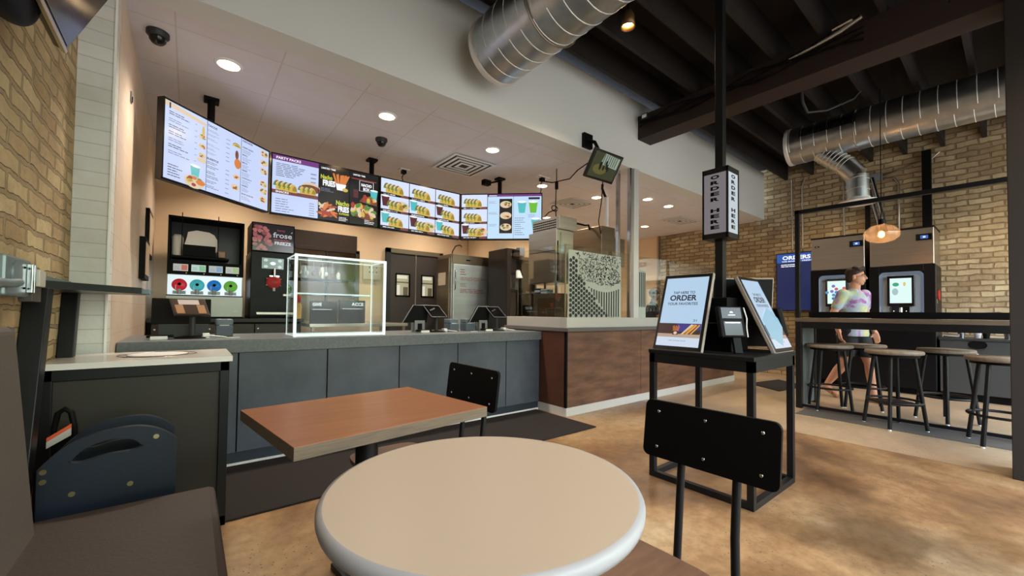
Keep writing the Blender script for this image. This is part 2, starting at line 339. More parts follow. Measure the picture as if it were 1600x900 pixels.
def tag(o, label, cat, group=None, kind=None):
    o['label'] = label; o['category'] = cat
    if group: o['group'] = group
    if kind: o['kind'] = kind
    return o
def thing(name, label, cat, loc=(0, 0, 0), group=None):
    o = bpy.data.objects.new(name, None); COL.objects.link(o); o.location = loc; o.empty_display_size = .1
    return tag(o, label, cat, group)
def copy_tree(o, parent=None):
    c = o.copy(); COL.objects.link(c); c.parent = parent
    for ch in [x for x in bpy.data.objects if x.parent == o]: copy_tree(ch, c)
    return c
def bx(name, dims, m, parent=None, bevel=0, kind=None): return MB().box(*dims, m).build(name, parent, bevel, kind=kind)
def struct(name, dims, m, bevel=0): return bx(name, dims, m, None, bevel, 'structure')
def bake(o):
    bpy.context.view_layer.update()
    me = bpy.data.meshes.new_from_object(o.evaluated_get(bpy.context.evaluated_depsgraph_get())); o.modifiers.clear(); o.data = me
    return o

# ================================================================== THE SETTING
struct('floor', (-.62, -2.3, -.1, 8.9, 6.5, 0), floor_mat())
struct('wall_left', (-.62, -2.3, 0, -.49, 3.06, 3.95), BRICKL)
struct('wall_left_return', (-.62, 3.06, 0, -.347, 3.2, 3.95), SIDING)
struct('trim_1', (-.353, 3.052, 0, -.343, 3.062, 2.83), mat('white_corner_bead', (240, 240, 238), .35))
struct('wall_left_kitchen', (-.62, 3.2, 0, -.345, 6.4, 3.0), CLAD)
struct('wall_right', (8.75, -2.3, 0, 8.9, 6.5, 3.95), BRICKR)
struct('wall_right_kitchen', (8.70, 5.36, 0, 8.75, 6.4, 2.965), BEIGE)
struct('trim_2', (8.66, 5.32, 0, 8.75, 5.36, 2.965), STEEL)
wb_ = MB()
for d in ((-.345, 6.4, 0, 1.13, 6.5, 3.0), (2.02, 6.4, 0, 8.75, 6.5, 3.0), (1.13, 6.4, 0, 2.02, 6.5, .95), (1.13, 6.4, 2.02, 2.02, 6.5, 3.0)): wb_.box(*d, BEIGE)
wb_.build('wall_back', kind='structure')
MB().box(.9, 7.3, .6, 2.4, 7.35, 2.4, BEIGE).box(.9, 6.5, .6, .95, 7.3, 2.4, BEIGE).box(2.35, 6.5, .6, 2.4, 7.3, 2.4, BEIGE).box(.9, 6.5, .6, 2.4, 7.3, .65, STEELD).box(.9, 6.5, 2.35, 2.4, 7.3, 2.4, BEIGE).build('wall_pass_through', kind='structure')
struct('ceiling_kitchen', (-.345, 3.27, 2.965, 8.75, 6.4, 3.04), TILEC)
struct('wall_soffit', (-.49, 3.06, 2.96, 8.65, 3.27, 3.86), SOFF)
struct('ceiling', (-.62, -2.3, 3.95, 8.9, 3.4, 4.05), DECK)
for k in range(-6, 7):
    y = .28+.405*k; struct('ceiling_joist', (-.49, y-.022, 3.66, 8.75, y+.022, 3.95), JOIST)
struct('ceiling_beam', (4.49, -2.3, 3.36, 4.77, 3.058, 3.66), BEAMM, .004)
# storefront wall behind the camera: openings with mullions, daylight comes through them
fw = MB()
fw.box(-.62, -2.4, 0, 8.9, -2.3, .55, WHITE).box(-.62, -2.4, 3.1, 8.9, -2.3, 3.95, WHITE)
for x0, x1 in ((-.62, -.35), (1.75, 1.95), (4.05, 4.25), (6.35, 6.55), (8.55, 8.9)): fw.box(x0, -2.4, .55, x1, -2.3, 3.1, BLACKM)
fw.build('wall_front', kind='structure')
# dark steel column
MB().box(4.44, -.27, 0, 4.76, .045, 3.36, mat('dark_brown_steel', (34, 29, 26), .55)).build('trim_3', bevel=.004, kind='structure')
struct('trim_4', (5.38, -.6, 0, 6.05, 1.60, .004), mat('grey_floor_strip', (104, 101, 97), .4, noise=(3, (92, 89, 85), .5, (1, 1, 1))))  # thin grey strip laid on the floor beneath the bar
# window_1: pass-through with dark header and frame
MB().box(1.10, 6.36, 2.02, 2.00, 6.4, 2.25, mat('dark_bronze', (52, 40, 32), .5)).box(1.10, 6.35, .95, 1.15, 6.4, 2.02, MATS['dark_bronze']).box(1.98, 6.35, .95, 2.04, 6.4, 2.02, MATS['dark_bronze']).box(1.10, 6.35, 1.98, 2.04, 6.40, 2.03, MATS['dark_bronze']).box(1.56, 6.36, .95, 1.59, 6.4, 2.0, MATS['dark_bronze']).build('window_1', bevel=.002, kind='structure')
# swing doors
DOORM = mat('dark_grey_door', (64, 60, 58), .5)
dj = MB(); dj.box(2.46, 6.33, 0, 2.53, 6.4, 2.13, DARKG).box(3.41, 6.33, 0, 3.48, 6.4, 2.13, STEEL).box(2.46, 6.33, 2.06, 3.48, 6.4, 2.13, STEELD).box(2.965, 6.345, 0, 2.985, 6.38, 2.06, STEEL)
dj.build('trim_5', kind='structure')
for i, (x0, x1) in enumerate(((2.53, 2.965), (2.985, 3.41))):
    d = MB(); wx0, wx1 = (x0+.10, x1-.10)
    for q_ in ((x0, 6.35, 0.01, wx0, 6.39, 2.06), (wx1, 6.35, 0.01, x1, 6.39, 2.06), (wx0, 6.35, 0.01, wx1, 6.39, 1.36), (wx0, 6.35, 1.72, wx1, 6.39, 2.06)): d.box(*q_, DOORM)
    d = d.build('door_%d' % (i+1), kind='structure')
    w = MB(); w.box(wx0-.012, 6.343, 1.348, wx0+.012, 6.35, 1.732, BLACKM).box(wx1-.012, 6.343, 1.348, wx1+.012, 6.35, 1.732, BLACKM).box(wx0, 6.343, 1.348, wx1, 6.35, 1.372, BLACKM).box(wx0, 6.343, 1.708, wx1, 6.35, 1.732, BLACKM)
    w.build('window_frame', d)
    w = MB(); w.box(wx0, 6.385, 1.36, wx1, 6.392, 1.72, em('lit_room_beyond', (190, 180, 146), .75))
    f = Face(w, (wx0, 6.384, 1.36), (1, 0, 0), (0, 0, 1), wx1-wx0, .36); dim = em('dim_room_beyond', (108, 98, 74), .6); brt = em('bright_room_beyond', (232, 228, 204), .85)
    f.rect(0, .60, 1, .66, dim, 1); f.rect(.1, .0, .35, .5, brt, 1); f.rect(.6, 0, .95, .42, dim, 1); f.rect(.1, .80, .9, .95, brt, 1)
    w.build('door_glass', d)
# entrance mats and small dark mat by the far end of the counter
tag(bx('floor_mat', (-.30, 2.57, 0, 3.11, 3.44, .012), MATB, bevel=.004), 'long charcoal floor mat running in front of the slate counter', 'mat')
tag(MB().prism([(6.75, 2.20, 0), (7.6, 2.10, 0), (7.95, 2.60, 0), (7.1, 2.75, 0)], (0, 0, .01), MATB).build('floor_mat'), 'small dark mat lying on the concrete beyond the kiosk, left of the bar end', 'mat')

# ================================================================== COUNTERS
c = thing('service_counter', 'long order counter with slate blue front panels and thick grey worktop', 'counter', (1.4, 3.8, 0))
bx('worktop', (-.34, 3.41, .80, 3.155, 4.25, .893), SLATET, c, .003)
for k, (x0, x1) in enumerate(((-.34, .276), (.284, .866), (.874, 1.466), (1.474, 2.066), (2.074, 2.666), (2.674, 3.15))):
    bx('front_panel', (x0, 3.44, .10, x1, 3.46, .80), SLATE, c, .002)
bx('carcass', (-.34, 3.465, .02, 3.15, 4.2, .80), BLACKM, c)
bx('kick_plate', (-.34, 3.462, 0.012, 3.15, 3.48, .10), mat('dark_blue_kick', (44, 52, 60), .5), c)
bx('base_trim', (-.34, 3.45, .0, 3.15, 3.468, .022), mat('white_base_strip', (235, 236, 236), .4), c)

c = thing('wood_clad_counter', 'taller counter clad in rusty brown wood with pale tile plinth and metal curb', 'counter', (5.2, 3.6, 0))
for x0, x1 in ((3.18, 4.527), (4.533, 6.117), (6.123, 7.22)): bx('wood_panel', (x0, 3.03, .09, x1, 3.05, .905), RUST, c)
bx('end_panel', (3.16, 3.055, .09, 3.178, 4.05, .905), mat('dark_side_wood', (74, 44, 32), .5, noise=(5, (92, 56, 40), .5, (1, 1, 2))), c)
bx('corner_strip', (3.158, 3.026, .09, 3.182, 3.054, .905), BLACKM, c)
bx('carcass', (3.18, 3.055, .02, 7.20, 4.05, .90), BLACKM, c)
MB().box(3.16, 3.02, 0, 7.24, 3.06, .09, PLINTH).box(3.16, 3.06, 0, 3.19, 3.47, .09, PLINTH).build('plinth', c, .002)
MB().box(3.14, 2.99, .905, 7.26, 4.10, .945, mat('grey_stone_slab', (98, 96, 96), .4)).build('slab', c, .003)
MB().box(3.17, 3.03, .945, 7.22, 3.12, 1.058, mat('brushed_curb', (196, 196, 192), .35, metal=.35)).box(3.17, 3.12, .945, 3.24, 4.08, 1.058, MATS['brushed_curb']).build('curb', c, .003)

c = thing('steel_post', 'white and chrome square post rising from the metal curb to the soffit', 'post', (4.45, 3.075, 1.058))
bx('post_body', (4.385, 3.035, 1.058, 4.485, 3.115, 2.96), mat('pale_post', (206, 208, 206), .35, metal=.3), c, .002)
bx('channel', (4.33, 3.06, 1.058, 4.365, 3.10, 2.96), CHROME, c)
bx('channel', (4.495, 3.06, 1.058, 4.515, 3.10, 2.96), STEELD, c)
c = thing('steel_post', 'slim polished post behind the glass, left of the square white post', 'post', (4.17, 3.2, .946))
bx('post_body', (4.28, 3.20, .946, 4.32, 3.24, 2.965), CHROME, c)

# glass guards with cut-out style pattern film
film = mat('frosted_pattern_film', (172, 184, 176), .45, alpha=.93); darkh = mat('film_cutout', (34, 38, 38), .5)
c = thing('sneeze_guard', 'glass guard with dots, stripes and squiggle film on the front curb', 'glass screen', (3.8, 3.08, 1.058))
bx('glass_pane', (3.20, 3.075, 1.058, 4.32, 3.083, 1.86), GL, c)
fm = MB(); FU = Face(fm, (3.235, 3.072, 1.06), (1, 0, 0), (0, 0, 1), .93, .745)
fm.slab((3.235, 3.0735, 1.06), (1, 0, 0), (0, 0, 1), .93, .745, .001, film)
rnd = random.Random(3)
def inb(u, v): return v < 1.05-.95*u            # dots below the diagonal
for i in range(9):
    for j in range(25):
        u = .035+i*.095+(.0475 if j % 2 else 0); v = .03+j*.037
        cut = (v < .62-.85*(u-.06)) if u > .10 else True
        if u > .12 and v > .70: cut = False
        if u < .22 and v < .80 - 1.2*(u-.1): cut = True
        if (v < .80-1.12*u+.02 or (u < .14 and v < .9)): FU.ell(u, v, .0235, .0215, darkh, 1, n=14)
for i in range(14):
    u = .30+i*.049; top = .49-.09*math.sin((u-.3)/.7*PI); bot = max(.01, .82-1.15*u+.03)
    if top > bot+.02: FU.rect(u, bot, u+.022, top, darkh, 1)
for k in range(480):
    u, v = rnd.uniform(.13, .99), rnd.uniform(.46, .98)
    if v < .56-.06*math.sin((u-.3)/.7*PI) or (u < .18 and v < .92): continue
    a = rnd.uniform(0, PI); L = rnd.uniform(.012, .022); du, dv = math.cos(a)*L/.93, math.sin(a)*L/.745; nu, nv = -math.sin(a)*.0036/.93, math.cos(a)*.0036/.745
    mu_, mv_ = rnd.uniform(-.006, .006), rnd.uniform(-.006, .006)
    FU.poly([(u-du-nu, v-dv-nv), (u+mu_-nu, v+mv_-nv), (u+du-nu, v+dv-nv), (u+du+nu, v+dv+nv), (u+mu_+nu, v+mv_+nv), (u-du+nu, v-dv+nv)], darkh, 1)
fm.build('pattern_film', c)
c = thing('sneeze_guard', 'clear glass guard on the side curb beside the order counter', 'glass screen', (3.2, 3.6, 1.058))
bx('glass_pane', (3.195, 3.09, 1.058, 3.203, 4.05, 1.86), GL, c)
bx('edge_strip', (3.192, 3.083, 1.058, 3.206, 3.09, 1.86), STEELD, c)
c = thing('sneeze_guard', 'glass guard right of the square post, striped at its left edge', 'glass screen', (5.8, 3.08, 1.058))
bx('glass_pane', (4.53, 3.075, 1.058, 7.15, 3.083, 1.86), GL, c)
fm = MB(); fm.slab((4.54, 3.0735, 1.06), (1, 0, 0), (0, 0, 1), .16, .62, .001, film); FU = Face(fm, (4.54, 3.072, 1.06), (1, 0, 0), (0, 0, 1), .16, .62)
for i in range(4): FU.rect(.08+i*.24, .22, .2+i*.24, .95, darkh, 1)
fm.build('pattern_film', c)

# ================================================================== MENU BOARDS
PALE = em('menu_pale_blue', (196, 210, 246), 1.0); INK = em('menu_ink', (44, 46, 64), .7); INKG = em('menu_grey_ink', (130, 140, 172), .8)
EBLK = em('menu_black', (14, 15, 18), .6); PURP = em('menu_purple', (118, 58, 132), .9); MAROON = em('menu_maroon', (130, 72, 72), .8); WHT = em('menu_white', (245, 246, 250), 1.0)
YEL = em('taco_yellow', (214, 186, 84), .9); YELD = em('taco_shade', (168, 134, 60), .9); RED = em('salsa_red', (170, 62, 52), .9); GRN = em('lettuce_green', (96, 140, 66), .9); ORG = em('food_orange', (222, 128, 62), .9)
TEAL = em('cup_teal', (84, 190, 196), .95); CREAM = em('food_cream', (228, 206, 176), .9); BRN = em('food_brown', (126, 74, 54), .85); LIME = em('lime', (110, 190, 60), .95); LYEL = em('logo_yellow', (208, 214, 72), .95); DKR = em('cup_dark', (96, 44, 52), .8)
def lines(F, u0, u1, v0, v1, n, m, rag=.5, th=.35, r=None):
    r = r or random.Random(int(u0*1000+v0*77+n)); st = (v1-v0)/n
    for i in range(n):
        e_ = u0+(u1-u0)*(1-rag*r.random()); x = u0
        while x < e_-.004:                                   # broken into word-sized dashes
            w_ = min(e_-x, (u1-u0)*r.uniform(.12, .3)); F.rect(x, v0+i*st, x+w_*.86, v0+i*st+st*th, m, 2); x += w_
def shell(F, u, v, s, d):
    F.ell(u-s*.30/F.w, v+s*.14/F.h, s*.50, s*.98, GRN, d, 10, 170); F.ell(u-s*.20/F.w, v+s*.08/F.h, s*.46, s*.96, RED, d+.3, 30, 150); F.ell(u-s*.10/F.w, v+s*.04/F.h, s*.46, s*.98, CREAM, d+.5, 40, 150)
    F.ell(u+s*.06/F.w, v-s*.04/F.h, s*.52, s*.98, YEL, d+.8, -12, 192); F.ell(u+s*.22/F.w, v-s*.04/F.h, s*.30, s*.74, YELD, d+1.1, 0, 180)
def taco(F, u, v, s, d=3, fill=GRN):
    F.ell(u, v+s*.12/F.h, s*.95, s*.62, fill, d, 0, 180); F.ell(u-s*.1/F.w, v+s*.05/F.h, s*.8, s*.55, RED, d+.4, 20, 120)
    F.ell(u, v-s*.02/F.h, s, s*.62, YEL, d+.8, 0, 180); F.ell(u+s*.1/F.w, v, s*.6, s*.34, YELD, d+1.2, 10, 170)
def plate(F, u, v, s, d=3, r=None):
    r = r or random.Random(int(u*999+v*99)); F.ell(u, v, s, s*.62, CREAM, d)
    for i in range(7): F.ell(u+r.uniform(-.6, .6)*s/F.w, v+r.uniform(-.35, .35)*s/F.h, s*.24, s*.16, r.choice((RED, GRN, ORG, BRN, YEL)), d+.4+.1*i, n=8)
def cup(F, u, v, s, m, d=3):
    F.poly([(u-s*.32/F.w, v-s/F.h*.6), (u+s*.32/F.w, v-s/F.h*.6), (u+s*.48/F.w, v+s/F.h*.6), (u-s*.48/F.w, v+s/F.h*.6)], m, d); F.ell(u, v+s*.6/F.h, s*.5, s*.12, WHT, d+.4)
def tvboard(name, label, O, U, w, h, draw, bars, tilt=0):
    O = Vector(O); U = Vector(U).normalized(); V = Vector((0, 0, 1))
    N = U.cross(V)
    t = thing(name, label, 'menu screen', tuple(O+U*w/2-N*.03), 'menu screens over the order counter')
    MB().slab(O, U, V, w, h, .055, FRAMEB).slab(O+N*.004, U, V, w, .014, .008, GLOSSB).slab(O+N*.004+V*(h-.014), U, V, w, .014, .008, GLOSSB).slab(O+N*.004, U, V, .012, h, .008, GLOSSB).slab(O+N*.004+U*(w-.012), U, V, .012, h, .008, GLOSSB).build('housing', t, .0015)
    mb = MB(); F = Face(mb, O+U*.012+V*.014+N*.001, U, V, w-.024, h-.028); draw(F)
    for b in bars: F.rect(b-.002, 0, b+.002, 1, GLOSSB, 9)
    mb.build('screen', t)
    return t
def colmenu(F, u0, u1, seed, heads, pics, hv):
    r = random.Random(seed); F.rect(u0, 0, u1, 1, PALE, 0); W_ = u1-u0
    return r, W_
def draw1(F):
    F.rect(0, 0, 1, 1, PALE, 0)
    F.poly([(0, .93), (.333, .90), (.333, .94), (0, 1)], CREAM, 1); F.text('1', .03, .91, .042, .985, INK)
    r = random.Random(1)
    for i, v in enumerate((.84, .75, .67, .585, .50, .42, .335)):
        lines(F, .03, .20, v, v+.055, 2, INKG if i in (1, 4, 6) else INK, .45, .34, r); lines(F, .235, .255, v+.02, v+.04, 1, INKG, 0, .4, r)
    for v in (.73, .60, .47): plate(F, .30, v, .035)
    F.ell(.305, .80, .012, .05, YEL, 3); F.ell(.297, .40, .045, .018, CREAM, 3)
    cup(F, .245, .20, .085, TEAL); plate(F, .24, .07, .085); taco(F, .20, .06, .03, 6); F.ell(.29, .08, .04, .022, ORG, 6); lines(F, .03, .16, .05, .22, 5, INK, .5, .3, r)
    F.text('TACOS', .345, .925, .43, .955, INK, 2, .03); F.text('BURRITOS', .345, .455, .45, .485, INK, 2, .03)
    for v in (.86, .80, .74, .66, .60, .54): lines(F, .345, .46, v, v+.035, 2, INKG, .5, .3, r); lines(F, .52, .56, v, v+.02, 1, INKG, .1, .5, r)
    for v in (.40, .34, .26, .20, .13, .06): lines(F, .345, .48, v, v+.045, 2, INK, .5, .3, r); lines(F, .52, .56, v, v+.02, 1, INKG, .1, .5, r)
    taco(F, .625, .82, .045); F.ell(.63, .70, .018, .04, BRN, 3); F.ell(.64, .57, .035, .045, ORG, 3); plate(F, .63, .36, .038); plate(F, .62, .20, .045)
    F.text('NACHOS', .69, .955, .80, .985, INK, 2, .03)
    for i, (v, tx) in enumerate(((.86, 'CRISPY BOWL'), (.74, 'BOWLS'), (.62, 'MELTS'), (.50, 'SIDES'), (.38, 'QUESADILLA'), (.26, 'SWEETS'), (.13, 'BOWL & SALAD'))):
        F.text(tx, .69, v, .69+.011*len(tx), v+.022, INK, 2, .03); lines(F, .69, .80, v-.075, v-.01, 3, INKG, .5, .3, r)
    for v in (.92, .77, .63, .42, .30, .16): plate(F, .94, v, .05)
def draw2(F):
    F.rect(0, 0, .40, 1, PALE, 0); F.rect(0, .91, .40, 1, PURP, 1); F.text('PARTY PACKS', .03, .93, .24, .975, WHT, 2, .03)
    r = random.Random(2)
    lines(F, .03, .32, .64, .88, 8, INK, .5, .3, r); F.rect(0, .335, .40, .40, MAROON, 1); F.text('SNACKS', .03, .35, .14, .385, WHT, 2, .03)
    lines(F, .03, .22, .03, .28, 6, INKG, .5, .3, r); lines(F, .32, .37, .03, .28, 6, INKG, .1, .3, r); lines(F, .33, .38, .62, .84, 3, INKG, .1, .3, r)
    for k in range(4): shell(F, .06+.038*k, .43-.006*k, .068, 3+k*1.5)
    F.ell(.33, .52, .09, .06, CREAM, 2.4, 0, 180)
    F.ell(.325, .50, .10, .045, BRN, 2.8)
    for k in range(3): shell(F, .26+.042*k, .42, .060, 6+k*1.5)
    F.rect(.40, 0, 1, 1, EBLK, 0); F.text('LIMITED TIME', .425, .925, .56, .955, WHT, 2, .03); F.text('LIMITED TIME', .735, .925, .86, .955, WHT, 2, .03)
    F.text('Nacho', .42, .74, .53, .82, LYEL, 2, .03); F.text('FRIES', .44, .62, .56, .73, WHT, 2, .05); lines(F, .42, .55, .52, .59, 3, INKG, .4, .4, r)
    F.text('Nacho', .57, .30, .70, .39, LYEL, 2, .03); F.text('FRIES', .59, .18, .70, .29, WHT, 2, .05); F.text('SUPREME', .60, .13, .70, .165, LYEL, 2, .03); lines(F, .60, .69, .02, .10, 3, WHT, .3, .4, r)
    rr = random.Random(5)
    for k in range(16):
        a = rr.uniform(-.5, .5); F.poly([(.60+.05*a, .62), (.615+.05*a, .62), (.625+.16*a, .86+.03*rr.random()), (.61+.16*a, .87)], ORG, 3+.1*k)
    F.poly([(.575, .58), (.645, .58), (.665, .70), (.56, .70)], WHT, 6); F.ell(.655, .60, .03, .02, YEL, 6.5)
    for k in range(26): F.ell(.47+rr.uniform(-.07, .08), .17+rr.uniform(-.09, .09), .05, .012, rr.choice((ORG, RED, CREAM)), 3+.1*k, rot=rr.uniform(-50, 60), n=8)
    F.rect(.72, .86, .98, .875, RED, 1); F.text('NACHO', .82, .74, .93, .80, WHT, 2, .05); F.text('BOX', .84, .66, .91, .725, WHT, 2, .05)
    for a in ((.80, .65, .804, .85), (.946, .65, .95, .85), (.80, .846, .95, .85), (.80, .646, .95, .65)): F.rect(*a, WHT, 2)
    F.rect(.74, .50, .79, .66, DKR, 3); cup(F, .955, .60, .09, TEAL); F.poly([(.80, .44), (.99, .40), (.99, .53), (.85, .56)], BRN, 3)
    F.poly([(.72, .16), (.95, .08), (.98, .30), (.78, .38)], BRN, 3)
    for k in range(40): F.ell(.84+rr.uniform(-.11, .12), .27+rr.uniform(-.11, .09), .035, .022, rr.choice((CREAM, YEL, RED, GRN, CREAM)), 4+.1*k, rot=rr.uniform(0, 180), n=8)
    for k in range(14): F.ell(.90+rr.uniform(-.06, .06), .49+rr.uniform(-.03, .05), .03, .02, rr.choice((CREAM, YEL, RED, GRN)), 4+.1*k, rot=rr.uniform(0, 180), n=8)
    lines(F, .86, .97, .03, .15, 4, WHT, .3, .4, r)
def combo(F, u0, u1, v0, v1, k):
    F.rect(u0+.004, v0, u1-.004, v1, em('menu_tile_white', (214, 224, 250), 1.0), 1); r = random.Random(k); cu_, cv = (u0+u1)/2, (v0+v1)/2
    F.rect(u0, v0, u1, v0+.055, EBLK, 2); F.rect(u0+.7*(u1-u0), v0, u1-.01, v0+.055, MAROON, 2.3); lines(F, u0+.03, u0+.6*(u1-u0), v0+.015, v0+.04, 1, WHT, .2, .8, r)
    vb = v0+.10
    if k % 3 != 0: cup(F, u0+.055, cv+.05, .10, (TEAL, DKR)[k % 2]); x = u0+.09
    else: x = u0+.05
    n = 3 if k % 3 else 4
    if k % 4 == 1: plate(F, x+.15, vb+.05, .10)
    for i in range(n): shell(F, x+.04+.042*i, vb-.01-.006*i, .082, 5+i*1.5)
def draw3(F):
    F.rect(0, 0, 1, 1, EBLK, 0); k = 0
    for i in range(3):
        for j in range(3): combo(F, i/3, (i+1)/3, 1-(j+1)/3, 1-j/3, k); k += 1
def draw4(F):
    F.rect(0, 0, .33, 1, EBLK, 0)
    for j in range(3): combo(F, 0, .33, 1-(j+1)/3, 1-j/3, (3, 6, 1)[j])
    F.rect(.33, 0, 1, 1, em('menu_cyan_white', (190, 220, 246), 1.0), 0); F.rect(.33, .95, 1, 1, PURP, 1); lines(F, .35, .45, .965, .985, 1, WHT, 0, .8)
    r = random.Random(8)
    F.rect(.48, .12, .64, .90, EBLK, 1)
    for v in (.77, .52, .26): plate(F, .56, v, .075)
    for v in (.80, .55, .28): lines(F, .35, .46, v, v+.06, 3, INKG, .4, .3, r)
    cup(F, .76, .70, .12, TEAL); cup(F, .90, .70, .12, LIME); cup(F, .93, .32, .12, TEAL); F.rect(.84, .88, .98, .93, INK, 1)
    lines(F, .67, .80, .08, .50, 9, INKG, .4, .3, r); lines(F, .84, .96, .48, .56, 3, INKG, .4, .3, r); F.rect(.333, 0, .336, 1, INK, 3); F.rect(.655, 0, .658, 1, INK, 3)
MZ, MH = 2.054, .609
tvboard('menu_screen', 'leftmost menu screen, angled, listing tacos and burritos in three columns', (-.185, 3.894, MZ), (.87, .78, 0), 1.029, MH, draw1, (.333, .667))
tvboard('menu_screen', 'menu screen with purple party packs header and dark nacho fries panels', (.596, 4.583, MZ), (1, 0, 0), 1.079, MH, draw2, (.40, .70))
tvboard('menu_screen', 'menu screen showing nine combo meals in a three by three grid', (1.682, 4.583, MZ), (1, 0, 0), 1.079, MH, draw3, ())
tvboard('menu_screen', 'rightmost menu screen, angled, with bowls and green and teal drinks', (2.768, 4.587, MZ), (.89, -.845, 0), 1.077, MH, draw4, ())
for (x, y, dx, dy, lb) in ((.11, 4.45, .145, -.16, 'black ceiling pole holding the leftmost menu screen'), (1.71, 4.94, 0, -.29, 'black ceiling pole behind the party packs menu screen'), (3.33, 4.48, -.165, -.175, 'black ceiling pole behind the rightmost menu screen')):
    p = thing('ceiling_mount', lb, 'screen mount', (x, y, 2.965)); MB().cyl((x, y, 2.60), (x, y, 2.95), .028, BLACKM, 14).build('pole', p); MB().box(x-.055, y-.055, 2.94, x+.055, y+.055, 2.965, BLACKM).build('ceiling_plate', p); MB().box(x-.04, y-.04, 2.28, x+.04, y+.04, 2.62, BLACKM).tube([(x, y, 2.40), (x+dx*.5, y+dy*.5, 2.40), (x+dx, y+dy, 2.40)], .03, BLACKM, 10).build('bracket', p)

# ================================================================== CEILING FITTINGS
def downlight(x, y, z, r, label, power, group, col=(1, .85, .68), spot=True, em_s=22, size=2.3):
    t = thing('recessed_light', label, 'ceiling light', (x, y, z), group)
    MB().lathe([(r*1.28, 0), (r*1.28, -.006), (r*1.0, -.010), (r*1.0, -.001)], (x, y, z), WHITEP, 28, cap=False).build('trim_ring', t)
    MB().lathe([(r, -.004), (r*.6, -.008), (.002, -.010)], (x, y, z), em('lamp_glow', (255, 214, 160), em_s), 28).build('lens', t)
    L = bpy.data.lights.new('lamp', 'SPOT'); L.energy = power; L.color = col; L.spot_size = size; L.spot_blend = .8; L.shadow_soft_size = r
    o = bpy.data.objects.new('lamp', L); COL.objects.link(o); o.location = (0, 0, -.03); o.parent = t
    return t
KL = 'round recessed lights in the kitchen ceiling'
for x, y, lb in ((.19, 3.73, 'recessed ceiling light above the leftmost menu screen, nearest the left wall'), (1.43, 3.74, 'recessed ceiling light beside the middle dome camera'), (2.67, 3.74, 'recessed ceiling light in front of the large square air vent'),
                 (3.99, 4.33, 'recessed ceiling light above the right end of the menu screens'), (5.05, 4.20, 'recessed ceiling light above the steel kitchen boxes, left of the post'), (5.75, 3.73, 'recessed ceiling light immediately right of the white post'),
                 (6.39, 3.74, 'recessed ceiling light farthest right under the soffit'), (7.5, 4.93, 'recessed ceiling light farthest back near the beige wall')):
    downlight(x, y, 2.965, .072, lb, 120, KL)
for x, lb in ((.35, 'left'), (1.7, 'centre left'), (3.05, 'centre right'), (5.4, 'right')):  # unseen lights added behind the screens to brighten the back wall
    downlight(x, 5.72, 2.965, .072, 'recessed ceiling light added behind the menu screens to brighten the beige back wall, %s' % lb, 80, KL, col=(1, .86, .70))
def vent(x0, y0, x1, y1, label):
    t = thing('air_vent', label, 'vent', ((x0+x1)/2, (y0+y1)/2, 2.965)); cx_, cy_ = (x0+x1)/2, (y0+y1)/2; hw, hh_ = (x1-x0)/2, (y1-y0)/2
    bx('vent_back', (x0+.03, y0+.03, 2.957, x1-.03, y1-.03, 2.964), DARKG, t)
    m = MB()
    for k in range(4):
        s0, s1 = 1-.23*k, 1-.23*k-.12; z0, z1 = 2.950, 2.950
        for a, b in (((-1, -1), (1, -1)), ((1, -1), (1, 1)), ((1, 1), (-1, 1)), ((-1, 1), (-1, -1))):
            P_ = [(cx_+a[0]*hw*s0, cy_+a[1]*hh_*s0, z0), (cx_+b[0]*hw*s0, cy_+b[1]*hh_*s0, z0), (cx_+b[0]*hw*s1, cy_+b[1]*hh_*s1, z1), (cx_+a[0]*hw*s1, cy_+a[1]*hh_*s1, z1)]
            m.prism(P_, (0, 0, .005), WHITE)
    m.build('louvre', t)
vent(2.38, 4.08, 2.98, 4.68, 'large square white air vent between the ceiling lights over the counter')
vent(4.75, 4.45, 5.3, 4.95, 'square air vent above the steel kitchen boxes, behind the hanging cables')
vent(7.2, 3.95, 7.9, 4.4, 'air vent in the ceiling near the brick wall, right of the post')
def domecam(x, y, label):
    t = thing('dome_camera', label, 'security camera', (x, y, 2.965))
    MB().lathe([(.062, 0), (.062, -.025), (.05, -.04)], (x, y, 2.965), DARKG, 28).build('base', t)
    MB().lathe([(.048, -.04), (.045, -.06), (.03, -.078), (.001, -.085)], (x, y, 2.965), GLOSSB, 28).build('dome', t)
domecam(-.21, 3.60, 'black dome security camera on the ceiling beside the left wall')
domecam(1.58, 4.28, 'dark dome security camera on the ceiling above the menu screens')
def sock(x, y, label, w=.13):
    t = thing('ceiling_socket', label, 'socket', (x, y, 2.965)); bx('plate', (x-w/2, y-.05, 2.953, x+w/2, y+.05, 2.965), WHITEP, t)
    MB().box(x-.03, y-.03, 2.91, x+.025, y+.03, 2.953, BLACKM).tube([(x, y, 2.91), (x-.02, y+.01, 2.86), (x+.01, y+.03, 2.80), (x, y+.06, 2.70)], .006, BLACKM).build('plug', t)
sock(2.16, 5.02, 'white ceiling socket with black plug above the combo menu screen'); sock(3.74, 4.06, 'white ceiling socket with black plug right of the screen mount', .2)
t = thing('ceiling_camera', 'small black camera on a bent arm near the rightmost ceiling mount', 'security camera', (3.30, 4.5, 2.965))
MB().tube([(3.36, 4.52, 2.965), (3.30, 4.50, 2.92), (3.16, 4.50, 2.87)], .012, BLACKM).build('arm', t); MB().box(3.06, 4.46, 2.83, 3.17, 4.54, 2.90, BLACKM).build('camera_body', t, .006)

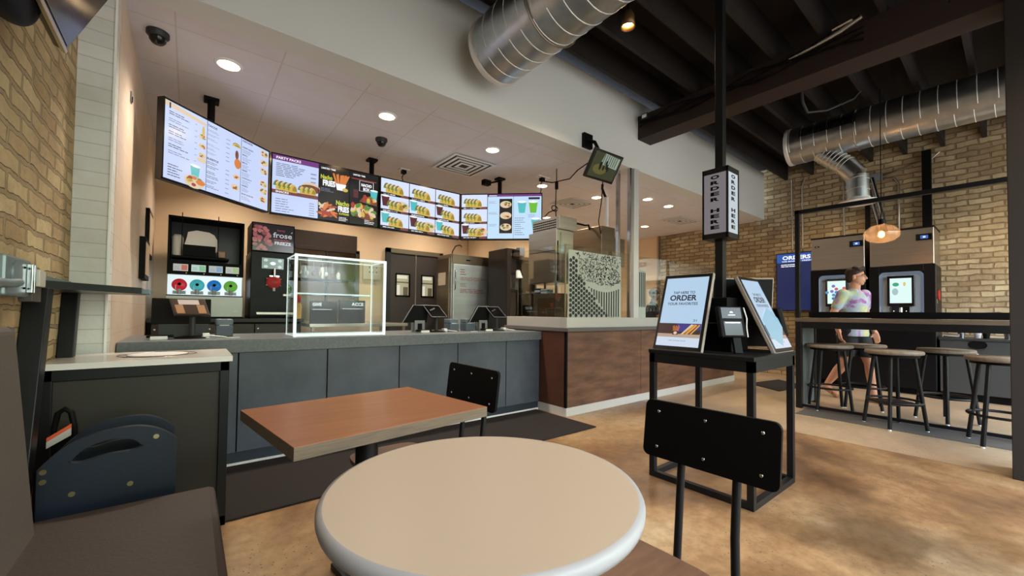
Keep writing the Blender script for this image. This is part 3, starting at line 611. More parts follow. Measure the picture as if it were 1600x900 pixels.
# hanging monitor on the soffit
t = thing('hanging_monitor', 'small tilted monitor hung from the soffit showing a camera feed', 'monitor', (3.5, 3.05, 3.0))
a_, b_, c_ = Vector((3.28, 2.73, 2.835)), Vector((3.75, 2.73, 2.845)), Vector((3.28, 2.90, 2.575))
U_ = (b_-a_).normalized(); V_ = (a_-c_); V_ = (V_-U_*V_.dot(U_)).normalized(); w_, h_ = (b_-a_).length, (a_-c_).length; O_ = a_-V_*h_
MB().slab(O_, U_, V_, w_, h_, .035, FRAMEB).build('housing', t, .004)
mb = MB(); F = Face(mb, O_+U_*.022+V_*.025+U_.cross(V_)*.001, U_, V_, w_-.044, h_-.047); F.rect(0, 0, 1, 1, em('feed_dim', (54, 58, 34), .8), 0)
F.poly([(.3, .55), (.95, .5), (.95, .95), (.35, 1)], em('feed_pale', (150, 165, 150), .8), 1); F.ell(.35, .35, .11, .055, em('feed_olive', (96, 92, 44), .8), 1.2)
for i in range(7): F.rect(.35+i*.08, .55, .38+i*.08, .97, em('feed_green', (70, 84, 60), .8), 2)
for i in range(7): F.ell(random.uniform(.3, .8), random.uniform(.4, .7), .018, .03, EBLK, 3, n=8)
mb.build('screen', t)
MB().box(3.42, 3.02, 2.98, 3.56, 3.06, 3.14, BLACKM).tube([(3.49, 3.03, 3.06), (3.50, 2.94, 3.02), (3.51, 2.84, 2.82), (3.51, 2.87, 2.74)], .02, BLACKM).build('wall_bracket', t)
tag(MB().tube([(3.74, 4.06, 2.91), (3.78, 3.9, 2.86), (3.80, 3.6, 2.84), (3.62, 3.3, 2.83), (3.60, 3.05, 2.88), (3.52, 2.93, 2.80)], .007, BLACKM).build('power_cable'), 'black cable drooping from the ceiling socket to the hanging monitor', 'cable')
tag(MB().tube([(3.62, 2.92, 2.62), (3.70, 3.0, 2.42), (3.95, 3.25, 2.25), (4.3, 3.5, 2.18), (4.48, 3.62, 2.28)], .006, BLACKM).build('signal_cable'), 'black cable hanging from the small monitor down to the steel box', 'cable')
cb_ = thing('hanging_cable', 'black cable with plug dangling in a loop above the louvred steel vent box', 'cable', (3.62, 3.7, 2.8))
MB().tube([(3.66, 3.7, 2.965), (3.65, 3.69, 2.78), (3.58, 3.63, 2.6), (3.50, 3.55, 2.42), (3.44, 3.48, 2.222)], .006, BLACKM).tube([(3.48+.05*math.cos(a*.5), 3.55, 2.39+.035*math.sin(a*.5)) for a in range(13)], .006, BLACKM).tube([(3.50, 3.55, 2.38), (3.40, 3.57, 2.33), (3.34, 3.59, 2.26)], .007, BLACKM).build('cord', cb_)
MB().cyl((3.66, 3.7, 2.79), (3.66, 3.7, 2.70), .022, BLACKM, 12).build('plug', cb_)
# ================================================================== DUCTS, PIPES, CEILING OF THE DINING ROOM
def duct(t, a, b, r, pitch, name='duct_body', n=40, seams=True, tilt=.06):
    a, b = Vector(a), Vector(b); d = (b-a).normalized(); L = (b-a).length
    m = MB(); m.cyl(a, b, r, GALV, n, cap=False); m.cyl(b, a, r*.985, BLACKM, n, cap=False)
    if seams:
        u = d.orthogonal().normalized(); w = d.cross(u); k = int(L/pitch)
        for i in range(k+1):
            s0 = pitch*(i+.25)
            if s0 > L-.02: break
            m.tube([a+d*(s0+pitch*.22*j/28)+(u*math.cos(2*PI*j/28)+w*math.sin(2*PI*j/28))*(r+.001) for j in range(28)], .0042, GALVS, 5, closed=False)
    return m.build(name, t)
t = thing('spiral_duct', 'fat spiral metal duct at the top centre, its end close to the white soffit', 'duct', (1.95, .9, 3.26))
DX, DZ, DR = 2.02, 3.345, .275
duct(t, (DX, 2.80, DZ), (DX, -2.2, DZ), DR, .135)
MB().lathe([(DR+.006, 0), (DR+.006, .05), (DR, .055)], (DX, 2.80, DZ), GALVS, 40, axis=(0, -1, 0), cap=False).cyl((DX, 2.797, DZ), (DX, 2.80, DZ), DR, GALV, 40).build('end_collar', t)
for y in (2.1, .4): MB().tube([(DX+(DR+.012)*math.cos(a*PI/14), y, DZ+(DR+.012)*math.sin(a*PI/14)) for a in range(29)], .006, STEELD, 6).cyl((DX, y, DZ+DR), (DX, y, 3.66), .005, STEELD, 8).build('hanger_strap', t)
t = thing('spiral_duct', 'spiral metal duct at upper right running above the bar, with a black grille', 'duct', (6.3, .9, 3.40))
RX, RZ, RR = 6.3, 3.37, .235
duct(t, (RX, 1.92, RZ), (RX, -2.2, RZ), RR, .135)
MB().lathe([(RR+.006, 0), (RR+.006, .04), (RR, .045)], (RX, 1.92, RZ), GALVS, 40, axis=(0, -1, 0), cap=False).cyl((RX, 1.917, RZ), (RX, 1.92, RZ), RR, GALV, 40).build('end_collar', t)
g = MB()
for k in range(30):
    y = 1.74-k*.019; g.prism([(RX-(RR+.010)*math.cos(p), y, RZ+(RR+.010)*math.sin(p)) for p in (.10, .35, .60)]+[(RX-(RR-.004)*math.cos(p), y, RZ+(RR-.004)*math.sin(p)) for p in (.60, .35, .10)], (0, -.010, 0), BLACKM)
g.build('grille', t)
for y in (1.2, -.6): MB().tube([(RX+(RR+.012)*math.cos(a*PI/14), y, RZ+(RR+.012)*math.sin(a*PI/14)) for a in range(29)], .006, STEELD, 6).cyl((RX, y, RZ+RR), (RX, y, 3.66), .005, STEELD, 8).build('hanger_strap', t)
p0, p1, p2, p3 = Vector((6.3, 1.50, 3.12)), Vector((6.3, 1.30, 2.94)), Vector((6.3, 1.21, 2.81)), Vector((6.3, 1.20, 2.48))
FLEX = mat('flexible_foil_duct', (186, 192, 196), .3, metal=1)
duct(t, p0+Vector((0, .06, .08)), p1, .115, .045, 'branch_duct', 28, True)
m = MB(); m.tube([p1+(p0-p1)*.1, p1, (p1+p2)/2+Vector((0, .012, .012)), p2], .117, GALV, 24).build('branch_elbow', t)
duct(t, p2, p3, .108, .13, 'drop_duct', 28)
MB().lathe([(.108, .06), (.115, .03), (.20, .012), (.205, 0), (.17, -.012), (.16, 0), (.12, -.02), (.11, -.005), (.02, -.03), (.001, -.03)], tuple(p3), WHITEP, 36).build('round_diffuser', t)
# spot lamps between the joists
def spot(x, y, label, power, grp=None):
    t = thing('ceiling_spot', label, 'ceiling light', (x, y, 3.95))
    MB().cyl((x, y, 3.95), (x, y, 3.72), .012, BLACKM, 10).lathe([(.035, .14), (.055, .10), (.062, .0), (.056, 0), (.05, .06)], (x, y, 3.60), BRASSD, 24, cap=False).build('housing', t)
    MB().ball((x, y, 3.645), (.045, .045, .03), em('warm_bulb', (255, 196, 120), 40)).build('bulb', t)
    L = bpy.data.lights.new('lamp', 'SPOT'); L.energy = power; L.color = (1, .74, .46); L.spot_size = 2.2; L.spot_blend = .7; L.shadow_soft_size = .05
    o = bpy.data.objects.new('lamp', L); COL.objects.link(o); o.location = (0, 0, -.36); o.parent = t
BRASSD = mat('dark_brass', (120, 92, 60), .4, metal=.6)
spot(2.93, 2.10, 'small warm spot lamp glowing between the dark joists, right of the fat duct', 120)
for x, y, lb in ((.9, -.75, 'added warm spot lamp behind the camera, lighting the dining tables'), (3.4, -.75, 'added warm spot lamp behind the camera, lighting the open floor'), (7.5, 1.9, 'added warm spot lamp lighting the drink machines'), (7.6, -.5, 'added warm spot lamp lighting the condiment cabinet'), (5.3, -1.3, 'added warm spot lamp lighting the bar stools')):  # further spot lamps added out of view to light the room
    spot(x, y, lb, 110)
# beam dressing: cables, bracket, conduits
t = thing('cable_bundle', 'black cables and a small bracket lying along the top of the brown beam', 'cables', (4.45, 2.5, 3.66))
for i in range(5): MB().tube([(4.44+.02*math.sin(i+k*1.3), 3.0-k*.22, 3.50+.03*math.sin(k*1.7+i*2)+.03*(i % 3)) for k in range(11)], .007, BLACKM, 6).build('cable', t)
MB().box(4.40, 2.86, 3.55, 4.485, 2.95, 3.62, DARKG).box(4.395, 2.875, 3.565, 4.40, 2.935, 3.605, WHITEP).build('junction_box', t)
MB().tube([(4.44, 1.35, 3.56), (4.43, 1.15, 3.58), (4.40, .95, 3.60), (4.38, .80, 3.64)], .022, FLEX).tube([(4.36, 1.0, 3.62), (4.36, .86, 3.64)], .014, CHROME).build('flexible_conduit', t)
for (pth, lb) in (([(3.0, .98, 3.66), (3.0, .96, 3.58), (3.02, .9, 3.54)], 'bent bright hook on a joist above the kiosk pole'), ([(4.38, .42, 3.78), (4.38, .40, 3.62), (4.40, .33, 3.56), (4.40, .30, 3.46)], 'thin bright bent pipe beside the beam at the top right')):
    tag(MB().tube(pth, .007, CHROME, 6).build('conduit_hook'), lb, 'pipe')
tag(MB().tube([(5.3, 1.495, 3.68), (5.33, 1.49, 3.50), (5.45, 1.48, 3.42), (5.65, 1.35, 3.46), (5.85, 1.15, 3.58), (5.9, 1.09, 3.68)], .014, DARKG).build('loose_cable'), 'dark cable sagging from the joists left of the right-hand duct', 'cable')
# conduits on the brick wall
def conduit(pts, label, r=.012, m=STEEL):
    tag(MB().tube(pts, r, m, 10).build('wall_conduit'), label, 'pipe')
conduit([(8.735, 2.62, 3.64), (8.735, 2.62, 2.2)], 'thin metal conduit on the brick wall, left of the bar frame post')
conduit([(8.735, 2.42, 3.64), (8.735, 2.46, 3.45), (8.735, 2.46, 2.2)], 'thin metal conduit with a bend on the brick wall, right of the bar frame post')
conduit([(8.735, 1.86, 3.60), (8.735, 1.86, 2.4)], 'straight conduit on the brick wall left of the drop duct', .014)
conduit([(8.72, 1.34, 3.33), (8.72, 1.22, 3.32), (8.72, 1.17, 3.22), (8.72, 1.17, 2.50), (8.72, 1.25, 2.42)], 'conduit arching down the brick wall to the ice machines', .014)
conduit([(8.72, 1.36, 3.37), (8.70, .95, 3.48), (8.70, .80, 3.50), (8.70, .72, 3.58)], 'conduit running up from the junction box to the joists', .012)
t = thing('junction_box', 'grey junction box high on the brick wall between the ducts', 'electrical box', (8.72, 1.4, 3.35))
bx('box_body', (8.66, 1.36, 3.31, 8.75, 1.52, 3.43), GREYP, t, .004)
for dy in (0, .07): tag(MB().cyl((8.62, 1.54-dy, 3.36), (8.62, 1.36-dy, 2.40), .026, CHROME, 14).build('wall_conduit'), ('left of two thick bright pipes slanting behind the pendant lamp', 'right of two thick bright pipes slanting behind the pendant lamp')[dy > 0], 'pipe')
tag(MB().box(8.60, .80, 2.37, 8.68, .90, 3.62, BLACKM).build('wall_channel', bevel=.004), 'black steel channel running down the brick wall onto the right ice machine', 'steel channel')
tag(MB().box(8.60, 1.50, 2.30, 8.66, 1.56, 3.0, BLACKM).build('wall_channel', bevel=.004), 'black steel channel on the brick wall between the two ice machines', 'steel channel')

# ================================================================== DRINK MACHINES AND BRICK WALL SIDE
def dispenser(yc, label, ice_label, seed):
    t = thing('drink_dispenser', label, 'drink machine', (8.4, yc, 0))
    y0, y1 = yc-.35, yc+.35; FX = 8.05
    bx('cabinet', (FX+.03, y0, .09, 8.72, y1, 1.85), GLOSSB2, t, .012); bx('toe_kick', (FX+.10, y0+.02, 0, 8.7, y1-.02, .09), BLACKM, t)
    MB().box(FX, y0, .09, FX+.03, y1, 1.02, GLOSSB2).build('lower_door', t, .006)
    # rounded alcove opening
    ay0, ay1, az0, az1 = yc-.235, yc+.235, 1.16, 1.76
    m = MB(); m.box(FX, y0, 1.03, FX+.03, ay0, 1.85, GLOSSB2).box(FX, ay1, 1.03, FX+.03, y1, 1.85, GLOSSB2).box(FX, ay0, az1, FX+.03, ay1, 1.85, GLOSSB2).box(FX, ay0, 1.03, FX+.03, ay1, az0, GLOSSB2); m.build('front_fascia', t, .004)
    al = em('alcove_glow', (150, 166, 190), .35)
    r = .06; arch = [(ay0, az0), (ay1, az0)]+[(ay1-r+r*math.cos(a), az1-r+r*math.sin(a)) for a in [i*PI/16 for i in range(9)]]+[(ay0+r-r*math.sin(a), az1-r+r*math.cos(a)) for a in [i*PI/16 for i in range(9)]]
    inner = [(yc+(a-yc)*.86, az0+(b-az0)*.93) for a, b in arch]
    m = MB(); n = len(arch); m.add([(FX-.004, a, b) for a, b in arch]+[(FX+.025, a, b) for a, b in inner], [(i, (i+1) % n, n+(i+1) % n, n+i) for i in range(1, n)], al); m.poly([(FX+.028, a, b) for a, b in inner], mat('alcove_back', (150, 158, 168), .4)); m.build('alcove', t)
    sy0, sy1, sz0, sz1 = yc-.145, yc+.145, 1.26, 1.70
    bx('screen_bezel', (FX-.03, sy0, sz0, FX+.02, sy1, sz1), GLOSSB, t, .008)
    m = MB(); F = Face(m, (FX-.032, sy1-.03, sz0+.045), (0, -1, 0), (0, 0, 1), .23, .36); F.rect(0, 0, 1, 1, em('touch_screen', (214, 240, 236), 1.05), 0); rr = random.Random(seed)
    if seed == 1:
        for k in range(5):
            for j in range(3):
                a = (k*72+18*j)*PI/180; F.ell(.5+.14*(j)*math.cos(a)/.64*1.2, .5+.12*j*math.sin(a)*1.2, .024, .024, em('dot%d' % ((k+j) % 5), ((40, 120, 190), (60, 170, 120), (210, 90, 110), (130, 110, 200), (70, 150, 210))[(k+j) % 5], .9), 1+.1*j, n=10)
    else:
        F.ell(.28, .75, .035, .028, em('dot1', (60, 170, 120), .9), 1); F.ell(.68, .76, .014, .03, em('dot_amber', (230, 200, 110), .9), 1); F.ell(.25, .46, .034, .05, em('dot_grey', (170, 200, 205), .9), 1)
    m.build('touch_screen', t)
    MB().box(FX-.05, yc-.17, 1.08, FX+.01, yc+.17, 1.16, BLACKM).cyl((FX-.03, yc, 1.24), (FX-.03, yc, 1.17), .022, CHROME, 14).ball((FX-.052, yc+.07, 1.19), .006, em('white_glow_dot', (240, 240, 240), 2)).ball((FX-.052, yc-.06, 1.19), .005, em('white_glow_dot', (240, 240, 240), 2)).box(FX-.03, yc-.09, 1.16, FX, yc+.09, 1.255, GLOSSB).build('nozzle_unit', t)  # the tiny glowing balls are white glints put in as geometry
    MB().box(FX-.012, yc-.03, .95, FX, yc-.02, .96, em('white_glow_dot', (240, 240, 240), 2)).build('indicator', t)
    i = thing('ice_machine', ice_label, 'ice machine', (8.4, yc, 1.85)); 
    bx('cabinet', (FX+.01, y0+.01, 1.852, 8.70, y1-.01, 2.37), STEEL, i, .008); bx('top_cap', (FX+.005, y0+.005, 2.365, 8.70, y1-.005, 2.385), BLACKM, i)
    m = MB(); m.box(FX, y0+.03, 2.19, FX+.01, y0+.19, 2.28, GLOSSB); F = Face(m, (FX-.001, y0+.16, 2.205), (0, -1, 0), (0, 0, 1), .11, .06); F.rect(.15, .1, .85, .9, em('blue_display', (60, 96, 170), 1.1), 0); F.rect(.38, .3, .62, .7, em('blue_display_lit', (190, 220, 250), 1.2), 1); m.build('control_display', i)
    if seed == 1:
        m = MB(); m.box(FX+.004, y1-.12, 2.225, FX+.01, y1-.06, 2.25, BLACKM); Face(m, (FX+.003, y1-.065, 2.23), (0, -1, 0), (0, 0, 1), .05, .014).rect(.2, .2, .8, .8, WHITEP, 0); m.build('badge', i)
    return t
GLOSSB2 = mat('satin_black_cabinet', (10, 10, 12), .38, spec=.25)
dispenser(1.81, 'black drink dispenser behind the walking person, dots on its touch screen', 'left stainless ice machine, on the dispenser behind the person', 1)
t = dispenser(1.07, 'black drink dispenser with glowing touch screen, right of the person', 'right stainless ice machine, behind the pendant lamp', 2)
MB().cyl((8.30, .719, 1.42), (8.30, .705, 1.42), .075, mat('red_disc', (178, 40, 44), .35), 28).build('side_emblem', t); MB().box(8.12, .712, 1.30, 8.17, .719, 1.36, STEEL).build('side_latch', t)
MB().cyl((8.075, .742, .10), (8.075, .742, 1.84), .024, mat('cyan_lit_corner', (92, 112, 128), .22, metal=.8), 16).build('corner_strip', t)  # rounded cabinet corner; the cyan light on it is put into its colour
t = thing('condiment_cabinet', 'low grey cabinet with an oval waste hole, right of the dispensers', 'cabinet', (8.4, -.1, 0))
bx('cabinet_body', (8.06, -1.0, .10, 8.72, .69, .80), mat('charcoal_laminate', (58, 60, 60), .45), t, .004); bx('toe_kick', (8.14, -.98, 0, 8.7, .68, .10), BLACKM, t); bx('worktop', (8.04, -1.0, .80, 8.72, .70, .83), DARKG, t, .003)
m = MB(); Face(m, (8.058, .6, .60), (0, -1, 0), (0, 0, 1), .5, .3).ell(.5, .5, .085, .055, BLACKM, 1, n=28); m.lathe([(.075, -.004), (.078, .004)], (8.056, .35, .75), GLOSSB, 28, axis=(1, 0, 0), cap=False); m.build('waste_hole', t)
MB().box(8.052, .34, .615, 8.06, .36, .635, WHITEP).build('sticker', t)
for (x, y, lb) in ((8.3, .58, 'white plate of lids on the condiment cabinet'),):
    tag(MB().lathe([(.03, 0), (.09, .01), (.10, .02)], (x, y, .832), WHITEP, 24).build('plate'), lb, 'plate')
rr = random.Random(4)
for k, y in enumerate((.50, .36, .28, .10, .02, -.12)):
    tag(MB().lathe([(.028, 0), (.036, .07), (.037, .075)], (8.25+.1*(k % 2), y, .831), (CHROME, WHITEP, BLACKM)[k % 3], 16).build('condiment_cup'), ('shiny metal condiment cup on the low grey cabinet, nearest the drink dispenser', 'white condiment cup on the low grey cabinet, just right of the first shiny cup', 'black condiment cup on the low grey cabinet, above the oval waste hole', 'shiny metal condiment cup on the low grey cabinet, right of the oval waste hole', 'white condiment cup on the low grey cabinet, farther toward the dark column', 'black condiment cup on the low grey cabinet, nearest the dark column')[k], 'cup')
# orders screen
t = thing('orders_screen', 'tall blue orders screen on the brick wall left of the bar frame', 'screen', (8.7, 2.58, 1.7))
bx('housing', (8.69, 2.27, 1.20, 8.745, 2.87, 2.275), FRAMEB, t, .003)
m = MB(); F = Face(m, (8.688, 2.86, 1.21), (0, -1, 0), (0, 0, 1), .58, 1.055); F.rect(0, 0, 1, 1, em('orders_navy', (28, 42, 92), .75), 0); F.rect(0, .835, 1, .985, em('orders_blue', (34, 88, 170), .9), 1)
F.text('ORDERS', .16, .885, .92, .955, WHT, 2, .04); F.text('WE MAKE IT FRESH', .14, .845, .95, .868, WHT, 2, .03); lines(F, .12, .6, .76, .82, 2, WHT, .6, .5); m.build('screen', t)

# ================================================================== BAR AND STOOLS
t = thing('bar_table', 'long high bar table in a tall open black steel frame', 'bar table', (6.0, .7, 0))
BW = mat('bar_top_wood', (112, 98, 84), .45, noise=(6, (86, 74, 62), .5, (8, .8, 8)))
bx('bar_top', (5.75, -.75, 1.035, 6.34, 1.70, 1.082), BW, t, .003)
for y0, y1, x0 in ((1.64, 1.70, 5.75), (1.64, 1.70, 6.28), (-.75, -.69, 5.75), (-.75, -.69, 6.28)): MB().box(x0, y0, 0, x0+.06, y1, 1.035, BLACK).build('leg', t, .003)
MB().box(5.755, -.69, .96, 5.80, 1.64, 1.033, BLACK).box(6.29, -.69, .96, 6.335, 1.64, 1.033, BLACK).build('apron', t, .002)
bx('upper_rail', (6.26, -.75, 1.085, 6.34, 1.70, 1.158), BLACKM, t, .002)
bx('end_panel', (5.82, 1.65, .03, 6.27, 1.69, 1.03), mat('grey_end_panel', (96, 104, 106), .5), t)
bx('foot_rail', (5.77, -.69, .02, 5.80, 1.64, .05), BLACK, t)
MB().box(5.75, 1.655, 1.082, 5.795, 1.70, 2.385, BLACK).build('frame_post', t, .002); MB().box(5.75, -.75, 1.082, 5.795, -.705, 2.385, BLACK).build('frame_post', t, .002)
bx('frame_rail', (5.75, -.75, 2.34, 5.795, 1.70, 2.385), BLACK, t, .002)
def stool(label, x, y, rz, shelf=False):
    t = thing('bar_stool', label, 'bar stool', (0, 0, 0), 'round wooden bar stools along the bar')
    MB().lathe([(.20, .728), (.222, .735), (.225, .752), (.218, .768), (.001, .770)], (0, 0, 0), STOOLT, 40).build('seat', t)
    MB().lathe([(.19, .705), (.19, .728)], (0, 0, 0), BLACKM, 32).build('seat_plate', t)
    for k in range(4):
        a = PI/4+k*PI/2; MB().cyl((.235*math.cos(a), .235*math.sin(a), .012), (.15*math.cos(a), .15*math.sin(a), .715), .0165, BLACK, 14).cyl((.236*math.cos(a), .236*math.sin(a), 0), (.235*math.cos(a), .235*math.sin(a), .014), .013, WHITEP, 12).build('leg', t)
    MB().tube([(.208*math.cos(i*PI/20), .208*math.sin(i*PI/20), .265) for i in range(40)], .012, BLACK, 10, closed=True).build('foot_ring', t)
    if shelf: MB().box(-.15, -.15, .235, .15, .15, .255, mat('dark_brown_shelf', (44, 32, 30), .5)).build('foot_shelf', t, .004)
    t.location = (x, y, 0); t.rotation_euler = (0, 0, rz); return t
stool('bar stool nearest the grey bar end panel, on the near side', 5.98, 1.42, .5)
stool('bar stool directly beneath the person, on the far side of the bar', 6.42, 1.20, .2)
stool('pale-seated bar stool in the middle of the near side', 5.57, .80, PI/4, True)
stool('bar stool right of centre, on the far side of the bar', 6.32, .50, .9)
stool('bar stool next to the dark steel column, partly hidden by it', 5.50, .10, .3)
tag(MB().prism([(5.9, .12, 1.0), (6.05, .0, .985), (6.1, .16, .995)], (0, 0, .002), WHITEP).build('napkin') if False else MB().box(7.6, -.1, 0, 7.75, .02, .004, WHITEP).build('napkin'), 'white napkin dropped on the floor by the low cabinet', 'napkin')
# pendant lamp
def amber():
    m = bpy.data.materials.new('amber_glass'); m.use_nodes = True; t = m.node_tree; t.nodes.clear(); out = t.nodes.new('ShaderNodeOutputMaterial')
    tr = t.nodes.new('ShaderNodeBsdfTransparent'); tr.inputs[0].default_value = lin((255, 232, 205))+(1,); tl = t.nodes.new('ShaderNodeBsdfTranslucent'); tl.inputs[0].default_value = lin((246, 224, 204))+(1,)
    gl = t.nodes.new('ShaderNodeBsdfGlossy'); gl.inputs['Roughness'].default_value = .05; a = t.nodes.new('ShaderNodeMixShader'); a.inputs[0].default_value = .22; b = t.nodes.new('ShaderNodeMixShader'); b.inputs[0].default_value = .10
    t.links.new(tr.outputs[0], a.inputs[1]); t.links.new(tl.outputs[0], a.inputs[2]); t.links.new(a.outputs[0], b.inputs[1]); t.links.new(gl.outputs[0], b.inputs[2]); t.links.new(b.outputs[0], out.inputs[0]); return m
t = thing('pendant_lamp', 'blown glass pendant lamp glowing amber over the bar', 'pendant lamp', (6.0, .95, 3.66))
PZ = 2.03
MB().lathe([(.03, .10), (.05, .095), (.11, .07), (.150, .025), (.158, -.01), (.145, -.05), (.10, -.085), (.04, -.10), (.001, -.102)], (6.0, .95, PZ), amber(), 40, cap=False).build('glass_shade', t)
MB().ball((6.0, .95, PZ-.01), (.026, .026, .036), em('filament_bulb', (255, 178, 92), 30)).build('bulb', t)
MB().cyl((6.0, .95, PZ+.10), (6.0, .95, PZ+.16), .028, BLACKM, 16).cyl((6.0, .95, PZ+.03), (6.0, .95, PZ+.10), .016, BRASSD, 12).build('socket', t)
MB().cyl((6.0, .95, PZ+.16), (6.0, .95, 3.66), .004, BLACKM, 8).build('cord', t)
L = bpy.data.lights.new('lamp', 'POINT'); L.energy = 9; L.color = (1, .70, .44); L.shadow_soft_size = .03; o = bpy.data.objects.new('lamp', L); COL.objects.link(o); o.location = (0, 0, PZ-3.66-.01); o.parent = t

# ================================================================== KIOSK
t = thing('kiosk_stand', 'open black steel cube stand carrying the ordering kiosk', 'kiosk table', (2.83, 1.28, 0))
X0, X1, Y0, Y1 = 2.495, 3.165, .94, 1.60
bx('table_top', (X0-.005, Y0-.005, .838, X1+.005, Y1+.005, .862), BLACK, t, .002)
T_ = .038
MB().box(X0, Y0, .775, X1, Y0+T_, .838, BLACK).box(X0, Y1-T_, .775, X1, Y1, .838, BLACK).box(X0, Y0, .775, X0+T_, Y1, .838, BLACK).box(X1-T_, Y0, .775, X1, Y1, .838, BLACK).build('apron', t)
for x in (X0, X1-T_):
    for y in (Y0, Y1-T_): MB().box(x, y, 0, x+T_, y+T_, .80, BLACK).build('leg', t, .002)
MB().box(X0+T_, Y0, 0, X1-T_, Y0+T_, T_, BLACK).box(X0+T_, Y1-T_, 0, X1-T_, Y1, T_, BLACK).box(X0, Y0+T_, 0, X0+T_, Y1-T_, T_, BLACK).box(X1-T_, Y0+T_, 0, X1, Y1-T_, T_, BLACK).build('base_rail', t, .002)
px_, py_ = 2.83, 1.27
pl = bx('pole', (px_-.026, py_-.026, .86, px_+.026, py_+.026, 3.95), BLACK, t, .002)
# ORDER HERE light box, part of the pole
SZ0, SZ1, SH = 1.615, 2.09, .085
lb_ = MB(); 
for sx in (-1, 1):
    for sy in (-1, 1): lb_.box(px_+sx*SH-.012*(sx > 0)*1-0*0, py_+sy*SH-.012*(sy > 0), SZ0, px_+sx*SH+.012*(sx < 0), py_+sy*SH+.012*(sy < 0), SZ1, BLACK)
lb_.box(px_-SH, py_-SH, SZ0, px_+SH, py_+SH, SZ0+.035, BLACK).box(px_-SH, py_-SH, SZ1-.035, px_+SH, py_+SH, SZ1, BLACK)
sg = lb_.build('sign_box', t, .001)
m = MB(); PAN = em('sign_panel_dim', (150, 142, 146), .55); PAN2 = em('sign_panel_lit', (200, 212, 220), .85)
for (O_, U_, pm) in (((px_-SH+.004, py_+SH-.012, SZ0+.035), (0, -1, 0), PAN), ((px_-SH+.012, py_-SH+.004, SZ0+.035), (1, 0, 0), PAN2), ((px_+SH-.004, py_-SH+.012, SZ0+.035), (0, 1, 0), PAN2), ((px_+SH-.012, py_+SH-.004, SZ0+.035), (-1, 0, 0), PAN)):
    F = Face(m, O_, U_, (0, 0, 1), 2*SH-.024, SZ1-SZ0-.07); F.rect(0, 0, 1, 1, pm, 0)
    for i, ch in enumerate('ORDER HERE'):
        if ch != ' ': F.text(ch, .30, .905-i*.093, .70, .905-i*.093+.062, BLACKM, 2, .05)
m.build('sign_panel', t)
hs = MB(); hs.box(2.74, 1.16, .862, 2.99, 1.40, 1.05, BLACKM).box(2.77, 1.20, 1.05, 2.93, 1.36, 1.22, BLACKM); hs.build('housing', t, .006)
def kiosk_screen(label, base, U, lean, w, h, live, warm):
    """base: lower-left corner as the customer sees it; lean: horizontal shift of the top away from the customer"""
    U = Vector(U).normalized(); N = Vector((0, 0, 1)).cross(U)*1.0; N = U.cross(Vector((0, 0, 1)))
    V = (Vector((0, 0, 1))*math.sqrt(h*h-lean*lean)-N*lean).normalized(); O = Vector(base); NN = U.cross(V)
    k = thing('kiosk_screen', label, 'touch screen', tuple(O+U*w/2))
    MB().slab(O, U, V, w, h, .028, mat('pale_bezel_edge', (150, 140, 130), .4)).build('housing', k, .006); MB().slab(O-NN*.027+U*.008+V*.008, U, V, w-.016, h-.016, .006, BLACKM).build('back_cover', k, .002)
    MB().slab(O+NN*.002+U*.004+V*.004, U, V, w-.008, h-.008, .004, FRAMEB).build('bezel', k, .002)
    m = MB(); F = Face(m, O+U*.024+V*.028+NN*.003, U, V, w-.048, h-.056)
    if live:
        F.rect(0, 0, 1, 1, em('kiosk_blue', (178, 206, 232) if not warm else (150, 156, 156), .95 if not warm else .6), 0)
        inkk = em('kiosk_ink', (40, 40, 60), .6)
        F.text('TAP HERE TO', .22, .755, .74, .795, inkk, 2, .015); F.text('ORDER', .16, .655, .80, .74, inkk, 2, .03); F.text('YOUR FAVORITES', .12, .59, .84, .63, inkk, 2, .015); F.text('21', .80, .355, .88, .385, inkk, 2, .01)
        F.rect(0, .14, 1, .325, em('kiosk_brown', (74, 48, 46), .7), 1); F.poly([(.45, .20), (1, .24), (1, .325), (.45, .325)], em('kiosk_violet', (70, 62, 140), .8), 1.3); F.rect(0, .12, 1, .175, em('kiosk_table', (196, 170, 150), .8), 1.5)
        for i in range(8): u_ = .375+.016*i; l_ = (i-3.5)*.006; F.poly([(u_, .20), (u_+.009, .20), (u_+.011+l_, .285+.012*math.sin(i*2.3)), (u_+l_, .285+.012*math.sin(i*2.3))], ORG, 3+.1*i)
        F.rect(.37, .16, .50, .215, DKR, 3.9); F.ell(.435, .185, .012, .010, CREAM, 4.2)
        for i in range(3): F.poly([(.56+.09*i, .17), (.60+.09*i, .17), (.82+.07*i, .31), (.78+.07*i, .315)], (CREAM, ORG, RED)[i], 3.2); F.poly([(.60+.09*i, .175), (.63+.09*i, .175), (.84+.07*i, .30), (.82+.07*i, .31)], YEL, 3.4)
        F.rect(0, 0, 1, .125, em('kiosk_pale', (204, 218, 236), .95), 2); lines(F, .30, .75, .075, .095, 1, INKG, .2, .4)
        if warm: F.poly([(.0, .16), (.46, .02), (1, .28), (1, .42), (.62, .58), (.0, .40)], em('kiosk_reflection_glow', (150, 200, 226), .9), 5); lines(F, .30, .75, .22, .46, 6, em('kiosk_grey', (110, 150, 180), .8), .4, .3)  # bluish reflection on the screen painted as a glowing patch
    else: F.rect(0, 0, 1, 1, SCRD, 0)
    m.build('screen', k)
    return k, O, U, V, NN
kiosk_screen('kiosk touch screen facing left, reading tap here to order your favorites', (2.52, 1.595, .864), (0, -1, 0), .17, .345, .545, True, False)
kiosk_screen('kiosk touch screen seen at a slant, facing the camera side, tap here to order', (2.90, .962, .864), (1, 0, 0), .23, .33, .555, True, True)
